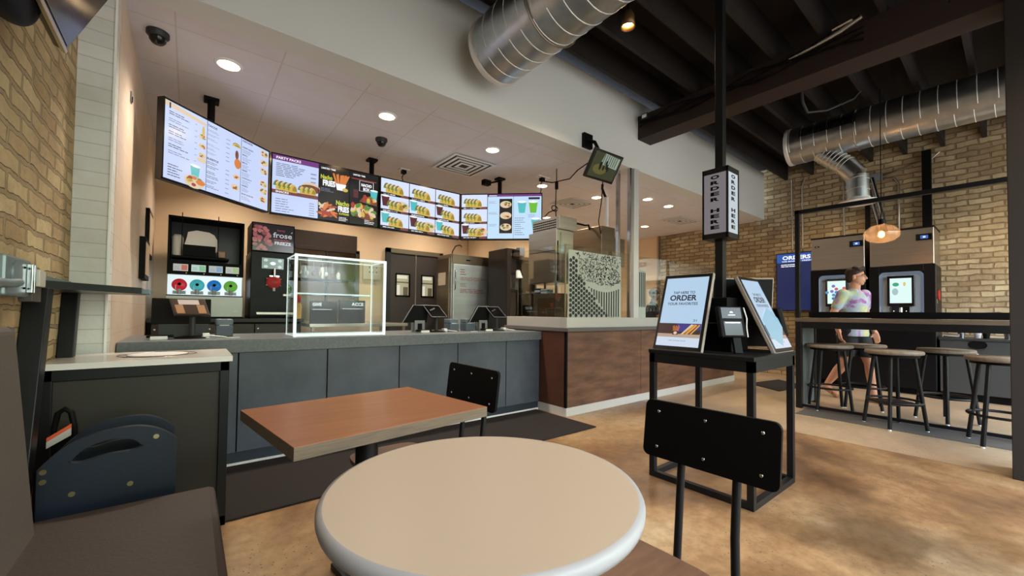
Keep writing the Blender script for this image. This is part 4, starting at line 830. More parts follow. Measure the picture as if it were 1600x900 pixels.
k3 = kiosk_screen('kiosk touch screen turned away, only its black back visible behind the slanted one', (3.375, 1.165, .87), (-.69, .72, 0), .05, .42, .51, False, False)
MB().box(3.0, 1.24, .90, 3.15, 1.30, .96, BLACKM).build('mount_arm', k3[0])
def reader(label, O, U, stand):
    t = thing('card_reader', label, 'card reader', tuple(Vector(O)+Vector((0, 0, 0)))); U = Vector(U).normalized(); V = Vector((0, 0, 1)); N = U.cross(V); V = (V-N*.25).normalized(); O = Vector(O)
    MB().slab(O-U*.04, U, V, .165, .20, .035, BLACKM).build('reader_body', t, .008)
    m = MB(); F = Face(m, O-U*.04+N*.002, U, V, .165, .20); F.rect(.10, .60, .90, .95, mat('dark_reader_screen', (34, 36, 42), .25), 1); F.ell(.5, .77, .012, .012, WHITEP, 2, 0, 180); F.rect(.35, .69, .65, .72, WHITEP, 2); F.rect(.14, .06, .86, .50, GLOSSB, 1); F.rect(.2, .44, .8, .48, WHITEP, 2); m.build('reader_face', t)
    MB().slab(O+U*.04-V*.10-N*.012, U, V, .05, .14, .02, BLACKM).build('mount', t)
    MB().tube([O+U*.13+V*.19+N*.004, O+U*.132+V*.12+N*.016, O+U*.126+V*.06+N*.008, O+U*.13+V*.0], .004, WHITEP, 6).build('cable', t)
reader('card reader between the two lit kiosk screens', (2.62, 1.13, .965), (.78, -.5, 0), True)
k_ = reader('card reader on the right side of the kiosk, screen seen at an angle', (3.30, 1.03, .965), (.62, .60, 0), True)

# ================================================================== TABLES AND CHAIRS
t = thing('round_table', 'round white topped table in the foreground', 'table', (.515, .735, 0))
cx_, cy_, tr, tz = .515, .735, .335, .73
MB().lathe([(tr-.012, tz-.032), (tr-.003, tz-.028), (tr, tz-.018), (tr, tz-.010), (tr-.004, tz-.002), (tr-.012, tz)], (cx_, cy_, 0), TABLEE, 96, cap=False).lathe([(tr-.012, tz), (.001, tz)], (cx_, cy_, 0), TABLEW, 96, cap=False).lathe([(.001, tz-.032), (tr-.012, tz-.032)], (cx_, cy_, 0), TABLEE, 96, cap=False).build('tabletop', t)
MB().cyl((cx_, cy_, .04), (cx_, cy_, tz-.032), .038, BLACK, 24).lathe([(.12, -.01), (.12, 0)], (cx_, cy_, tz-.033), BLACK, 24).build('pedestal', t)
MB().lathe([(.22, 0), (.22, .012), (.06, .04), (.038, .06)], (cx_, cy_, 0), BLACK, 40).build('base', t)
t = thing('square_table', 'brown wood laminate table on a black pedestal in front of the counter', 'table', (.555, 1.595, 0)); t.rotation_euler = (0, 0, 0)
ca, sa = math.cos(math.radians(7.2)), math.sin(math.radians(7.2))
def rt(x, y, z): return (.555+x*ca-y*sa, 1.595+x*sa+y*ca, z)
def rbox(m, x0, y0, z0, x1, y1, z1, mm): m.hexa([rt(x0, y0, z0), rt(x1, y0, z0), rt(x1, y1, z0), rt(x0, y1, z0), rt(x0, y0, z1), rt(x1, y0, z1), rt(x1, y1, z1), rt(x0, y1, z1)], mm); return m
m = rbox(MB(), -.36, -.298, .682, .36, .298, .7185, LAMWD); rbox(m, -.36, -.298, .7186, .36, .298, .721, LAMW); m.build('tabletop', t, .001)
m = MB(); m.cyl(rt(0, 0, .04), rt(0, 0, .67), .042, BLACK, 24); rbox(m, -.16, -.16, .668, .16, .16, .682, BLACK); m.build('pedestal', t)
m = MB(); rbox(m, -.25, -.03, 0, .25, .03, .03, BLACK); rbox(m, -.03, -.25, 0, .03, .25, .03, BLACK); m.build('base', t, .006)
def make_chair(name_label):
    """seat faces -x, back plate at x = 0.2, local origin under the seat centre"""
    t = thing('dining_chair', name_label, 'chair')
    w, hh_, r = .41, .185, .022; pts = []
    for (cy, cz, a0) in ((w/2-r, hh_-r, 0), (-(w/2-r), hh_-r, 90), (-(w/2-r), r, 180), (w/2-r, r, 270)):
        for k in range(6):
            a = math.radians(a0+18*k); pts.append((cy+r*math.cos(a), cz+r*math.sin(a)))
    tl = math.radians(7); 
    def bp(y, z, d): return (.20+d+math.sin(tl)*z, y, .625+math.cos(tl)*z)
    MB().prism([bp(y, z, 0) for y, z in pts], (.012, 0, 0), BLACKM).build('backrest', t, .002)
    for y in (-.16, 0, .155):
        for z in (.035, hh_-.035): MB().ball(bp(y, z, -.001), (.003, .0055, .0055), CHROME, 12, 8).ball(bp(y, z, .013), (.003, .0055, .0055), CHROME, 12, 8).build('screw', t)
    for y in (-.085, .085):
        MB().tube([(.205, y*1.1, .012), (.214, y*1.05, .30), (.220, y, .45), (.228, y, .54), (.236, y, .62), (.243, y, .74)], .0125, BLACK, 12).build('rear_post', t)
    for y in (-.14, .14): MB().tube([(-.31, y, .012), (-.28, y*.8, .43)], .0125, BLACK, 12).build('front_leg', t)
    MB().box(-.29, -.12, .415, -.01, .12, .432, BLACK).box(-.05, -.10, .22, .208, -.085, .24, BLACK).box(-.05, .085, .22, .208, .10, .24, BLACK).box(-.05, -.10, .22, -.035, -.085, .42, BLACK).box(-.05, .085, .22, -.035, .10, .42, BLACK).build('seat_frame', t, .003); bx('stretcher', (-.305, -.135, .20, -.29, .135, .215), BLACK, t)
    s = []; 
    for k in range(32):
        a = 2*PI*k/32; c_, s_ = math.cos(a), math.sin(a); e_ = .42
        s.append((.165*math.copysign(abs(c_)**e_, c_)-.165, .165*math.copysign(abs(s_)**e_, s_), .433))
    MB().prism(s, (0, 0, .018), SEATW).build('seat', t, .004)
    return t
ch = make_chair('black backed chair at the right of the round white table, seen from behind')
ch2 = copy_tree(ch)
ch.location = (1.035, .605, 0); ch.rotation_euler = (0, 0, .02)
ch2.location = (.885, 1.70, 0); ch2.scale = (1.0, 1.08, 1.03); ch2['label'] = 'black backed chair at the right end of the brown wood table'
for c_ in (ch, ch2): c_['group'] = 'black back plate dining chairs'

# ================================================================== LEFT CORNER
# bench
t = thing('bench', 'brown padded bench along the near left brick wall', 'bench', (-.2, .7, 0))
bx('base', (-.47, -1.4, 0, .04, 1.88, .34), BLACKM, t)
bx('seat_cushion', (-.47, -1.4, .335, .095, 1.945, .43), UPHS, t, .022, None)
m = MB(); m.prism([(-.488, -1.4, .30), (-.335, -1.4, .36), (-.395, -1.4, 1.04), (-.488, -1.4, 1.06)], (0, 3.22, 0), UPHB); m.build('back_cushion', t, .018, 3)

# high chairs parked between the bench and the waste station
def high_chair(label, y, w, top, cx, cutslot, ry=0):
    t = thing('high_chair', label, 'high chair', (cx, y, 0)); th = .028
    def panel(yy, ww, tp, slot):
        """arched side panel facing -y with an open slot, made from vertical strips so that the slot is a real hole"""
        m = MB(); n = 36; x0 = -ww/2
        def topz(x): u = (x/(ww/2)); return tp-.085*abs(u)**2.6-.035*(-u+0)*.6
        for i in range(n):
            xa, xb = x0+ww*i/n, x0+ww*(i+1)/n; za, zb = topz(xa), topz(xb)
            def col(z0a, z0b, z1a, z1b): m.hexa([(cx+xa, yy, z0a), (cx+xb, yy, z0b), (cx+xb, yy+th, z0b), (cx+xa, yy+th, z0a), (cx+xa, yy, z1a), (cx+xb, yy, z1b), (cx+xb, yy+th, z1b), (cx+xa, yy+th, z1a)], NAVY)
            def s(x):
                u = (x+.012)/(ww*.26)
                if abs(u) >= 1: return None
                mid = tp-.062-.024*u*u+.012*u; hgt = .026*(1-abs(u)**4); return mid-hgt, mid+hgt
            a, b = s(xa), s(xb)
            if slot and (a or b):
                a = a or ((b[0]+b[1])/2,)*2; b = b or ((a[0]+a[1])/2,)*2
                col(0, 0, a[0], b[0]); col(a[1], b[1], za, zb)
            else: col(0, 0, za, zb)
        return m
    panel(y, w, top, cutslot).build('side_panel', t); panel(y+.20, w*.94, top-.0, True).build('side_panel', t)
    bx('seat_board', (cx-w*.32, y+th, .34, cx+w*.32, y+.20, .36), NAVY, t, .004); bx('back_board', (cx-w*.36, y+th, .36, cx-w*.30, y+.20, top-.1), NAVY, t, .004)
    MB().cyl((cx+w*.36, y+th, top-.105), (cx+w*.36, y+.20, top-.105), .012, BLACKM, 12).build('cross_bar', t)
    for (dx, z) in ((-.46, top-.115), (-.46, top-.148), (-.27, top-.205), (.14, top-.205), (.33, top-.045)):
        MB().cyl((cx+dx*w, y-.004, z), (cx+dx*w, y, z), .0085, BRASS, 18).build('bolt', t)
    return t
high_chair('navy black plastic high chair with slot handle, beside the end of the bench', 2.05, .36, .662, -.205, True)
t = thing('booster_seat', 'small black booster with orange label, leaning behind the high chair', 'booster seat', (-.40, 2.36, 0))
m = MB(); m.tube([(-.405, 2.40, .01), (-.405, 2.40, .50), (-.408, 2.39, .62), (-.398, 2.39, .68), (-.38, 2.39, .695), (-.362, 2.39, .68), (-.352, 2.39, .62), (-.352, 2.40, .50), (-.352, 2.40, .01)], .010, BLACKM, 12).box(-.40, 2.385, .30, -.357, 2.41, .60, BLACKM); m.build('seat_shell', t)
MB().hexa([(-.415, 2.325, .585), (-.352, 2.325, .63), (-.352, 2.34, .63), (-.415, 2.34, .585), (-.415, 2.325, .60), (-.352, 2.325, .645), (-.352, 2.34, .645), (-.415, 2.34, .60)], mat('orange_label', (216, 84, 40), .5)).hexa([(-.415, 2.325, .56), (-.352, 2.325, .60), (-.352, 2.34, .60), (-.415, 2.34, .56), (-.415, 2.325, .585), (-.352, 2.325, .63), (-.352, 2.34, .63), (-.415, 2.34, .585)], mat('grey_label', (186, 180, 166), .5)).build('warning_label', t)
# waste station
t = thing('waste_station', 'waste cabinet with white top, black frame and a tray shelf above', 'waste cabinet', (-.17, 2.78, 0))
bx('cabinet_panel', (-.47, 2.565, .03, .135, 3.0, .80), mat('olive_dark_panel', (44, 41, 33), .55), t)
fr = MB(); 
for x in (-.485, .13): fr.box(x, 2.55, 0, x+.04, 2.60, .835, BLACK).box(x, 2.96, 0, x+.04, 3.01, .835, BLACK)
fr.box(-.485, 2.55, .785, .17, 2.60, .835, BLACK).box(-.485, 2.96, .785, .17, 3.01, .835, BLACK).box(-.485, 2.56, .785, -.45, 3.0, .835, BLACK).box(.13, 2.56, .785, .17, 3.0, .835, BLACK).box(-.485, 2.55, 0, .17, 2.59, .05, BLACK); fr.build('frame', t, .003)
m = MB(); n = 48; hx, hy, hr = -.12, 2.82, .125; z0, z1 = .835, .862; sq = []; ho = []; lp = []
XA, XB, YA, YB = -.488, .182, 2.54, 3.03
for i in range(n):
    a = 2*PI*i/n; c_, s_ = math.cos(a), math.sin(a)
    k = min((XB-hx)/c_ if c_ > 1e-9 else 9, (XA-hx)/c_ if c_ < -1e-9 else 9, (YB-hy)/s_ if s_ > 1e-9 else 9, (YA-hy)/s_ if s_ < -1e-9 else 9); sq.append((hx+c_*k, hy+s_*k)); ho.append((hx+c_*hr, hy+s_*hr))
for cxn, cyn in ((XA, YA), (XB, YA), (XB, YB), (XA, YB)):
    j = min(range(n), key=lambda i: (sq[i][0]-cxn)**2+(sq[i][1]-cyn)**2); sq[j] = (cxn, cyn)
WTOP = mat('white_stone_top', (226, 222, 216), .16)
m.add([(x, y, z1) for x, y in sq]+[(x, y, z1) for x, y in ho]+[(x, y, z0) for x, y in sq]+[(x, y, z0) for x, y in ho],
      [f for i in range(n) for f in ((i, (i+1) % n, n+(i+1) % n, n+i), (2*n+(i+1) % n, 2*n+i, 3*n+i, 3*n+(i+1) % n), ((i+1) % n, i, 2*n+i, 2*n+(i+1) % n), (n+i, n+(i+1) % n, 3*n+(i+1) % n, 3*n+i))], WTOP)
m.build('white_top', t)
MB().lathe([(hr+.035, .0005), (hr+.033, .0025), (hr+.028, .0025), (hr+.026, .0005)], (hx, hy, z1), mat('steel_rim_dark', (120, 112, 104), .3, metal=.7), 48, cap=False).lathe([(hr-.004, .0025), (hr-.03, .002), (.001, .0015)], (hx, hy, z1), mat('white_bin_liner', (226, 228, 228), .6), 48).build('waste_opening', t)
MB().box(hx-.02, hy+.12, z1, hx+.03, hy+.135, z1+.004, BRN_ if False else DARKG).box(hx-.01, hy-.15, z1, hx+.04, hy-.14, z1+.004, DARKG).build('latch', t)
MB().hexa([(-.487, 2.02, 0), (-.425, 2.02, 0), (-.425, 2.10, 0), (-.487, 2.10, 0), (-.487, 2.33, 1.175), (-.425, 2.33, 1.175), (-.425, 2.41, 1.175), (-.487, 2.41, 1.175)], BLACK).build('shelf_post', t, .003); MB().hexa([(-.487, 2.84, .862), (-.432, 2.84, .862), (-.432, 2.90, .862), (-.487, 2.90, .862), (-.487, 2.91, 1.175), (-.432, 2.91, 1.175), (-.432, 2.97, 1.175), (-.487, 2.97, 1.175)], BLACK).build('shelf_post', t, .003)
MB().prism([(-.488, 2.32, 1.175), (-.44, 2.32, 1.175), (-.19, 2.76, 1.175), (-.19, 3.03, 1.175), (-.488, 3.03, 1.175)], (0, 0, .03), mat('teal_black_shelf', (38, 48, 50), .3)).build('tray_shelf', t, .003); bx('shelf_edge', (-.192, 2.80, 1.178, -.165, 3.03, 1.20), mat('blue_grey_edge', (112, 130, 140), .35), t)
bx('back_upstand', (-.489, 2.3, 1.205, -.478, 3.04, 1.235), mat('teal_upstand', (84, 104, 104), .4), t)
# metal box on the near brick wall
t = thing('wall_fitting', 'grey metal electrical fitting on the brick wall left of the tray shelf', 'electrical fitting', (-.47, 2.05, 1.2))
GB = mat('zinc_box', (132, 146, 150), .4, metal=.5)
bx('box_body', (-.489, 1.93, 1.135, -.44, 2.18, 1.265), GB, t, .008); MB().cyl((-.44, 2.02, 1.21), (-.435, 2.02, 1.21), .045, GB, 28).build('knock_out', t)
for z in (1.165, 1.235): MB().ball((-.439, 2.10, z), .004, BLACKM, 10, 6).build('screw', t)
MB().box(-.44, 2.125, 1.15, -.425, 2.145, 1.25, CHROME).box(-.44, 2.15, 1.15, -.425, 2.165, 1.25, CHROME).build('rail', t, .002); bx('cover', (-.45, 2.185, 1.175, -.42, 2.26, 1.235), mat('pale_cover', (196, 192, 182), .5), t, .003); bx('lower_bracket', (-.465, 2.16, 1.12, -.43, 2.26, 1.175), mat('brown_bracket', (74, 68, 64), .5), t, .003)
MB().tube([(-.45, 1.4, 1.17), (-.45, 1.7, 1.17), (-.44, 1.95, 1.175), (-.43, 2.0, 1.18)], .014, GB).build('conduit', t)
# television on the left wall
t = thing('wall_television', 'black television mounted high on the near left brick wall', 'television', (-.42, 1.7, 2.2))
O_ = Vector((-.335, 1.12, 1.93)); U_ = Vector((0, 1, 0)); V_ = Vector((.40, 0, .92)).normalized()
MB().slab(O_, U_, V_, .80, .50, .03, GLOSSB).build('housing', t, .004); MB().slab(O_+U_*.015+V_*.015+U_.cross(V_)*.002, U_, V_, .77, .47, .004, mat('tv_glass', (70, 70, 76), .12)).slab(O_-U_*.003+U_.cross(V_)*.003-V_*.003, U_, V_, .806, .010, .012, mat('tv_silver', (206, 190, 172), .3, metal=.6)).build('screen', t)
MB().ball((-.405, 1.46, 2.01), (.075, .42, .16), BLACKM, 36, 20).build('rear_shell', t); MB().box(-.489, 1.35, 2.0, -.40, 1.65, 2.2, BLACKM).build('wall_bracket', t)
# things on the pale clad wall
t = thing('wall_frame', 'upper narrow black framed notice on the pale clad wall', 'frame', (-.34, 5.3, 1.9)); bx('frame', (-.345, 5.15, 1.60, -.315, 5.6, 2.06), BLACKM, t, .003); bx('sheet', (-.318, 5.19, 1.64, -.313, 5.56, 2.02), BEIGE, t)
t = thing('wall_frame', 'lower narrow black framed notice on the pale clad wall', 'frame', (-.34, 4.8, 1.6)); bx('frame', (-.345, 4.66, 1.36, -.305, 5.10, 1.72), BLACKM, t, .003); bx('sheet', (-.308, 4.70, 1.40, -.303, 5.06, 1.68), BEIGE, t)
t = thing('wall_switch', 'small grey wall switch high on the pale clad wall', 'switch', (-.34, 3.73, 2.52)); bx('plate', (-.345, 3.70, 2.49, -.338, 3.75, 2.56), GREYP, t); bx('rocker', (-.338, 3.715, 2.495, -.333, 3.735, 2.53), BLACKM, t)
# ================================================================== COUNTERTOP THINGS
CT = .893
t = thing('display_case', 'clear acrylic display case with bright white edges on the order counter', 'display case', (1.015, 3.72, CT))
EDG = mat('bright_acrylic_edge', (224, 236, 240), .2, emit=.55)  # edge brightness put in as a weak glow; the case has no lamp
x0, x1, y0, y1, z0, z1 = .645, 1.375, 3.55, 3.90, CT+.001, 1.55
m = MB(); e_ = .013
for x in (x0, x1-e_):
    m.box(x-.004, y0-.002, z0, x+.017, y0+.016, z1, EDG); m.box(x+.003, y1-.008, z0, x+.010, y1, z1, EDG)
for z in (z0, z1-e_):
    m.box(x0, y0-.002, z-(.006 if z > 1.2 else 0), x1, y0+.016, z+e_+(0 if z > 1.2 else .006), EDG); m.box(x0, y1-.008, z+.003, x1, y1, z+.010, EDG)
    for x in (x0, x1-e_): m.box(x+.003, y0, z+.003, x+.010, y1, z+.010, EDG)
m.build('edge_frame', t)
bx('front_pane', (x0, y0, z0, x1, y0+.004, z1), GLD, t); bx('rear_pane', (x0, y1-.004, z0, x1, y1, z1), GL, t); bx('side_pane', (x0, y0, z0, x0+.004, y1, z1), GL, t); bx('side_pane', (x1-.004, y0, z0, x1, y1, z1), GL, t); bx('top_pane', (x0, y0, z1-.004, x1, y1, z1), GL, t)
m = MB(); m.box(x0+.02, y0+.05, 1.235, x1-.12, y1-.02, 1.242, glass('shelf_glass', (200, 220, 215), .2)); m.box(x0+.02, y0+.05, 1.233, x1-.12, y0+.056, 1.244, EDG); m.build('inner_shelf', t)

def pos(label, x, y, small=False, mirror=1, reflecting=False):
    t = thing('pos_terminal', label, 'cash register', (x, y, CT))
    MB().lathe([(.10, 0), (.10, .008), (.03, .018)], (x, y, CT), BLACKM, 24).cyl((x, y, CT+.015), (x, y, CT+.16), .018, DARKG, 16).build('stand', t)
    # customer screen slopes towards the guest, staff screen slopes away to the left: a little roof
    a = Vector((x-.10, y-.03, CT+.285)); U = Vector((1, -.12, 0)).normalized(); V = Vector((-.35, .55, .75)).normalized(); 
    if reflecting:
        O = Vector((x-.10, y-.10, CT+.165)); U = Vector((1, -.1, 0)).normalized(); V = Vector((-.2, .5, .7)).normalized()
        MB().slab(O, U, V, .20, .15, .02, mat('dark_screen_housing', (40, 34, 32), .4)).build('customer_screen', t, .004)
        m = MB(); F = Face(m, O+U.cross(V)*.001, U, V, .20, .15); F.rect(.04, .06, .96, .94, mat('brown_reflection_panel', (58, 42, 36), .3), 1); F.rect(.10, .10, .32, .60, mat('tan_reflection', (150, 112, 80), .6), 2); F.rect(.70, .10, .92, .60, MATS['tan_reflection'], 2); F.rect(.22, .62, .80, .90, mat('pale_reflection', (176, 168, 170), .5), 2); m.build('screen_face', t)  # brown and pale reflections painted onto the screen face
        MB().slab((x-.23, y+.10, CT+.10), (1, 0, 0), (0, .2, .98), .34, .19, .02, BLACKM).build('staff_screen', t, .004)
        MB().box(x-.19, y+.10, CT, x+.10, y+.22, CT+.10, DARKG).build('drawer_box', t, .004)
    else:
        O = Vector((x-.09, y-.07, CT+.155)); 
        MB().slab(O, U, V, .17, .16, .018, BLACKM).build('customer_screen', t, .003)
        m = MB(); F = Face(m, O+U.cross(V)*.001, U, V, .17, .16); F.rect(.05, .06, .95, .94, SCRD, 1); F.poly([(.2, .5), (.6, .7), (.6, .8), (.2, .6)], DARKG, 2)
        for r_ in ((0, 0, 1, .03), (0, .97, 1, 1), (0, 0, .025, 1), (.975, 0, 1, 1)): F.rect(*r_, GREYP, 2)
        m.build('screen_face', t)
        O2 = Vector((x-.34, y-.02, CT+.10)); U2 = Vector((.55, -.05, .72)).normalized(); V2 = Vector((.1, .99, 0)).normalized()
        m = MB(); P0 = [Vector((x-.37, y, CT+.10)), Vector((x-.26, y, CT+.275)), Vector((x-.08, y+.02, CT+.275)), Vector((x-.10, y+.02, CT+.10))]
        m.prism(P0, (0, .03, 0), BLACKM); m.tube([P0[0], P0[1], P0[2]], .004, GREYP, 6); m.build('staff_screen', t)
        MB().box(x-.24, y+.0, CT, x-.13, y+.09, CT+.12, GREYP).box(x-.21, y-.002, CT+.02, x-.16, y+.0, CT+.09, BLACKM).build('staff_screen_foot', t, .006)
    m = MB(); m.box(x-.24, y-.10, CT+.012, x-.10, y-.02, CT+.028, BLACKM).box(x-.22, y-.11, CT, x-.13, y-.05, CT+.022, WHITEP); m.build('keypad', t, .003); bx('scanner', (x+.06, y-.06, CT, x+.10, y, CT+.035), WHITEP, t, .003)
    MB().tube([(x+.04, y-.04, CT+.006), (x+.10, y-.08, CT+.02), (x+.15, y-.05, CT+.012), (x+.2, y-.09, CT+.006)], .004, WHITEP, 6).build('cable', t)
pos('cash register at the left end of the counter with brown reflections painted on its screen', .02, 3.72, reflecting=True)
pos('cash register in front of the swing doors, screens propped like a roof', 2.02, 3.80)
pos('cash register in front of the upright fridge, nearest the wood counter', 2.80, 3.80)
def printer(x, y, label):
    t = thing('receipt_printer', label, 'printer', (x, y, CT)); bx('printer_body', (x-.055, y, CT, x+.055, y+.14, CT+.085), mat('blue_grey_plastic', (74, 86, 98), .45), t, .008); bx('printer_lid', (x-.055, y+.01, CT+.087, x+.055, y+.14, CT+.135), mat('blue_grey_plastic2', (88, 102, 114), .4), t, .01); bx('paper', (x-.03, y+.004, CT+.085, x+.03, y+.03, CT+.09), WHITEP, t)
printer(2.24, 3.80, 'blue grey receipt printer right of the register by the swing doors'); printer(2.47, 3.84, 'blue grey receipt printer left of the register by the fridge'); printer(.215, 3.80, 'receipt printer beside the leftmost register')
for (x, y, lb) in ((2.40, 3.66, 'white paper slip on the counter between the two right registers'), (.26, 3.62, 'white pen on the counter by the leftmost printer')):
    tag(bx('paper_slip', (x-.04, y-.01, CT, x+.04, y+.01, CT+.004), WHITEP), lb, 'paper')

# ================================================================== KITCHEN BACK LINE
t = thing('back_counter', 'black base cabinets against the kitchen back wall under the drink machines', 'cabinet', (.5, 5.9, 0))
bx('carcass', (-.33, 5.52, .08, 1.08, 6.3, .96), BLACKM, t); bx('kick', (-.3, 5.6, 0, 1.05, 6.3, .08), BLACKM, t); bx('worktop', (-.335, 5.47, .96, 1.10, 6.33, 1.0), DARKG, t, .003)
for x0, x1 in ((-.3, .14), (.15, .59), (.60, 1.06)): d = bx('drawer', (x0, 5.50, .60, x1, 5.52, .94), mat('dark_brown_grey', (52, 47, 45), .4), t, .002); bx('knob', (x0+.02, 5.49, .88, x0+.035, 5.50, .895), WHITEP, d)
# soda fountain
t = thing('soda_dispenser', 'black soda dispenser with four glowing coloured valves', 'drink machine', (.14, 5.85, 1.0))
X0, X1, FY = -.195, .48, 5.60
DG = mat('dark_green_black', (26, 36, 36), .35)
m = MB(); m.box(X0, FY, 1.55, X0+.02, 6.2, 2.10, BLACKM).box(X1-.02, FY, 1.55, X1, 6.2, 2.10, BLACKM).box(X0, FY, 2.08, X1, 6.2, 2.10, BLACKM).box(X0, FY+.30, 1.55, X1, 6.2, 2.08, DG).box(X0, FY, 1.54, X1, 6.2, 1.56, BLACKM).build('upper_cabinet', t)
m = MB(); m.box(X0, FY-.01, 1.475, X1, 6.2, 1.62, BLACKM).build('label_panel', t, .003)
m = MB(); LC = [(200, 70, 70), (120, 190, 150), (110, 150, 200), (150, 180, 110)]
for i in range(4):
    F = Face(m, (X0+.05+i*.152, FY-.012, 1.51), (1, 0, 0), (0, 0, 1), .125, .075); F.rect(0, 0, 1, 1, em('label_pale%d' % i, ((190, 186, 184), (190, 220, 214), (176, 184, 192), (184, 188, 178))[i], .65), 0); F.rect(.55, .12, .95, .88, em('label_tint%d' % i, LC[i], .65), 1); lines(F, .08, .5, .2, .7, 3, INKG, .3, .4); F.rect(.85, -.3, .92, -.22, YEL, 0)
m.build('brand_label', t)
m = MB(); m.box(X0+.005, FY+.08, 1.255, X1-.005, 6.2, 1.475, em('lit_valve_back', (214, 230, 236), 1.0)).box(X0, FY+.0, 1.245, X1, 6.2, 1.255, BLACKM); m.build('valve_recess', t)
for i, c_ in enumerate(((206, 40, 60), (70, 190, 205), (30, 130, 220), (110, 190, 70))):
    x = X0+.105+i*.152; mm = mat('valve_colour%d' % i, c_, .3, emit=.35)
    v = MB().lathe([(.064, 0), (.066, .012), (.045, .022), (.001, .026)], (x, FY+.075, 1.365), mm, 32, axis=(0, -1, 0)).build('valve', t)
    MB().lathe([(.016, 0), (.014, .012), (.001, .014)], (x, FY+.049, 1.372), BLACKM, 16, axis=(0, -1, 0)).build('button', v)
    MB().box(x-.055, FY+.05, 1.265, x+.055, FY+.075, 1.30, mat('clear_grey_plastic', (178, 190, 200), .25)).cyl((x, FY+.04, 1.32), (x, FY+.04, 1.262), .016, MATS['clear_grey_plastic'], 14).box(x-.034, FY+.035, 1.29, x-.026, FY+.05, 1.36, WHITEP).build('nozzle', v)
m = MB(); m.box(X0+.0, FY+.02, 1.02, X1, 6.2, 1.245, mat('satin_splash', (196, 198, 196), .4, metal=.3)); m.box(X1-.09, FY+.016, 1.07, X1-.045, FY+.02, 1.085, WHITEP).build('splash_panel', t); bx('drip_tray', (X0, FY-.08, 1.0, X1, 6.2, 1.02), BLACKM, t)
t = thing('cup_holder', 'clear curved lid holder hanging inside the soda dispenser top', 'lid holder', (.1, 5.7, 1.7))
bx('shelf', (-.165, 5.58, 1.655, .34, 5.85, 1.675), BLACKM, t)
for x in (-.08, .235): MB().cyl((x, 5.595, 1.675), (x, 5.595, 2.14), .004, BLACKM, 8).build('hanging_rod', t)
CP = mat('cloudy_plastic', (236, 230, 224), .3)
m = MB(); pr_ = [(0.0, 1.76), (.03, 1.80), (.05, 1.88), (.06, 1.94), (.14, 1.965), (.26, 1.955), (.31, 1.93), (.34, 1.88), (.345, 1.80)]; m.prism([(-.085+x*.92, 5.62, z) for x, z in pr_]+[(-.085+.345*.92, 5.62, 1.74), (-.085, 5.62, 1.74)], (0, .2, 0), CP).build('clear_cover', t, .008)
MB().lathe([(.045, 0), (.05, .02), (.05, .20), (.035, .23), (.001, .235)], (-.115, 5.70, 1.68), CP, 24).build('side_tube', t); bx('dark_front', (-.07, 5.60, 1.68, .215, 5.63, 1.80), BLACKM, t); bx('amber_end', (.235, 5.60, 1.68, .31, 5.66, 1.76), mat('amber_plastic', (150, 110, 84), .3), t, .01)
# frozen drink machine
t = thing('frozen_drink_machine', 'tall black frozen drink machine with pink freeze poster on top', 'drink machine', (.78, 5.85, 1.0))
X0, X1 = .555, 1.005
bx('cabinet', (X0, FY+.04, 1.02, X1, 6.2, 1.80), GLOSSB2, t, .006); bx('base', (X0, FY-.02, 1.0, X1, 6.2, 1.03), BLACKM, t)
bx('poster_box', (X0, FY+.02, 1.80, X1, 6.1, 2.145), BLACKM, t, .003)
m = MB(); F = Face(m, (X0+.01, FY+.019, 1.81), (1, 0, 0), (0, 0, 1), .43, .325); F.rect(0, 0, 1, 1, em('poster_charcoal', (52, 48, 52), .6), 0); rr = random.Random(6)
for k in range(36): u, v = rr.uniform(0, .42), rr.uniform(.05, .92); F.ell(max(.05, min(.9, u)), v, .03*rr.uniform(.5, 1.1), .028*rr.uniform(.5, 1), em('poster_pink%d' % (k % 3), ((180, 104, 104), (158, 88, 92), (196, 122, 118))[k % 3], .65), 1+.05*k, n=10) if u < .45-.3*(v-.5)**2 else None
F.text('berry', .58, .74, .78, .84, em('poster_rose', (170, 90, 100), .7), 5, .02); F.text('frose', .48, .52, .95, .72, em('poster_silver', (206, 204, 208), .8), 5, .015); F.poly([(.92, .74), (.955, .79), (.97, .78), (.94, .735)], em('poster_silver', (206, 204, 208), .8), 5); lines(F, .5, .9, .42, .5, 1, em('poster_rose', (170, 90, 100), .7), .1, .5); F.text('FREEZE', .52, .26, .93, .38, em('poster_silver', (206, 204, 208), .8), 5, .04); m.build('poster', t)
m = MB(); F = Face(m, (X0+.11, FY+.038, 1.60), (1, 0, 0), (0, 0, 1), .23, .13); F.rect(0, 0, 1, 1, em('control_green', (108, 140, 128), .7), 0)
for u, v in ((.18, .78), (.82, .78), (.18, .2), (.82, .2)): F.ell(u, v, .022, .018, em('control_pale', (186, 206, 196), .8), 1)
F.ell(.5, .5, .03, .02, WHT, 1); m.build('control_panel', t)
MB().lathe([(.078, 0), (.075, .03), (.05, .05), (.001, .055)], (.79, FY+.03, 1.44), mat('red_freezer_door', (168, 52, 52), .3, emit=.2), 32, axis=(0, -1, 0)).build('freezer_door', t)
m = MB(); m.cyl((.79, FY-.03, 1.60), (.79, FY-.03, 1.50), .016, CHROME, 14).box(.74, FY-.035, 1.50, .84, FY-.015, 1.515, CHROME)
for a in range(6): m.ball((.79+.085*math.cos(a*PI/3+.5), FY+.02, 1.44+.08*math.sin(a*PI/3+.5)), .012, CHROME, 10, 6)
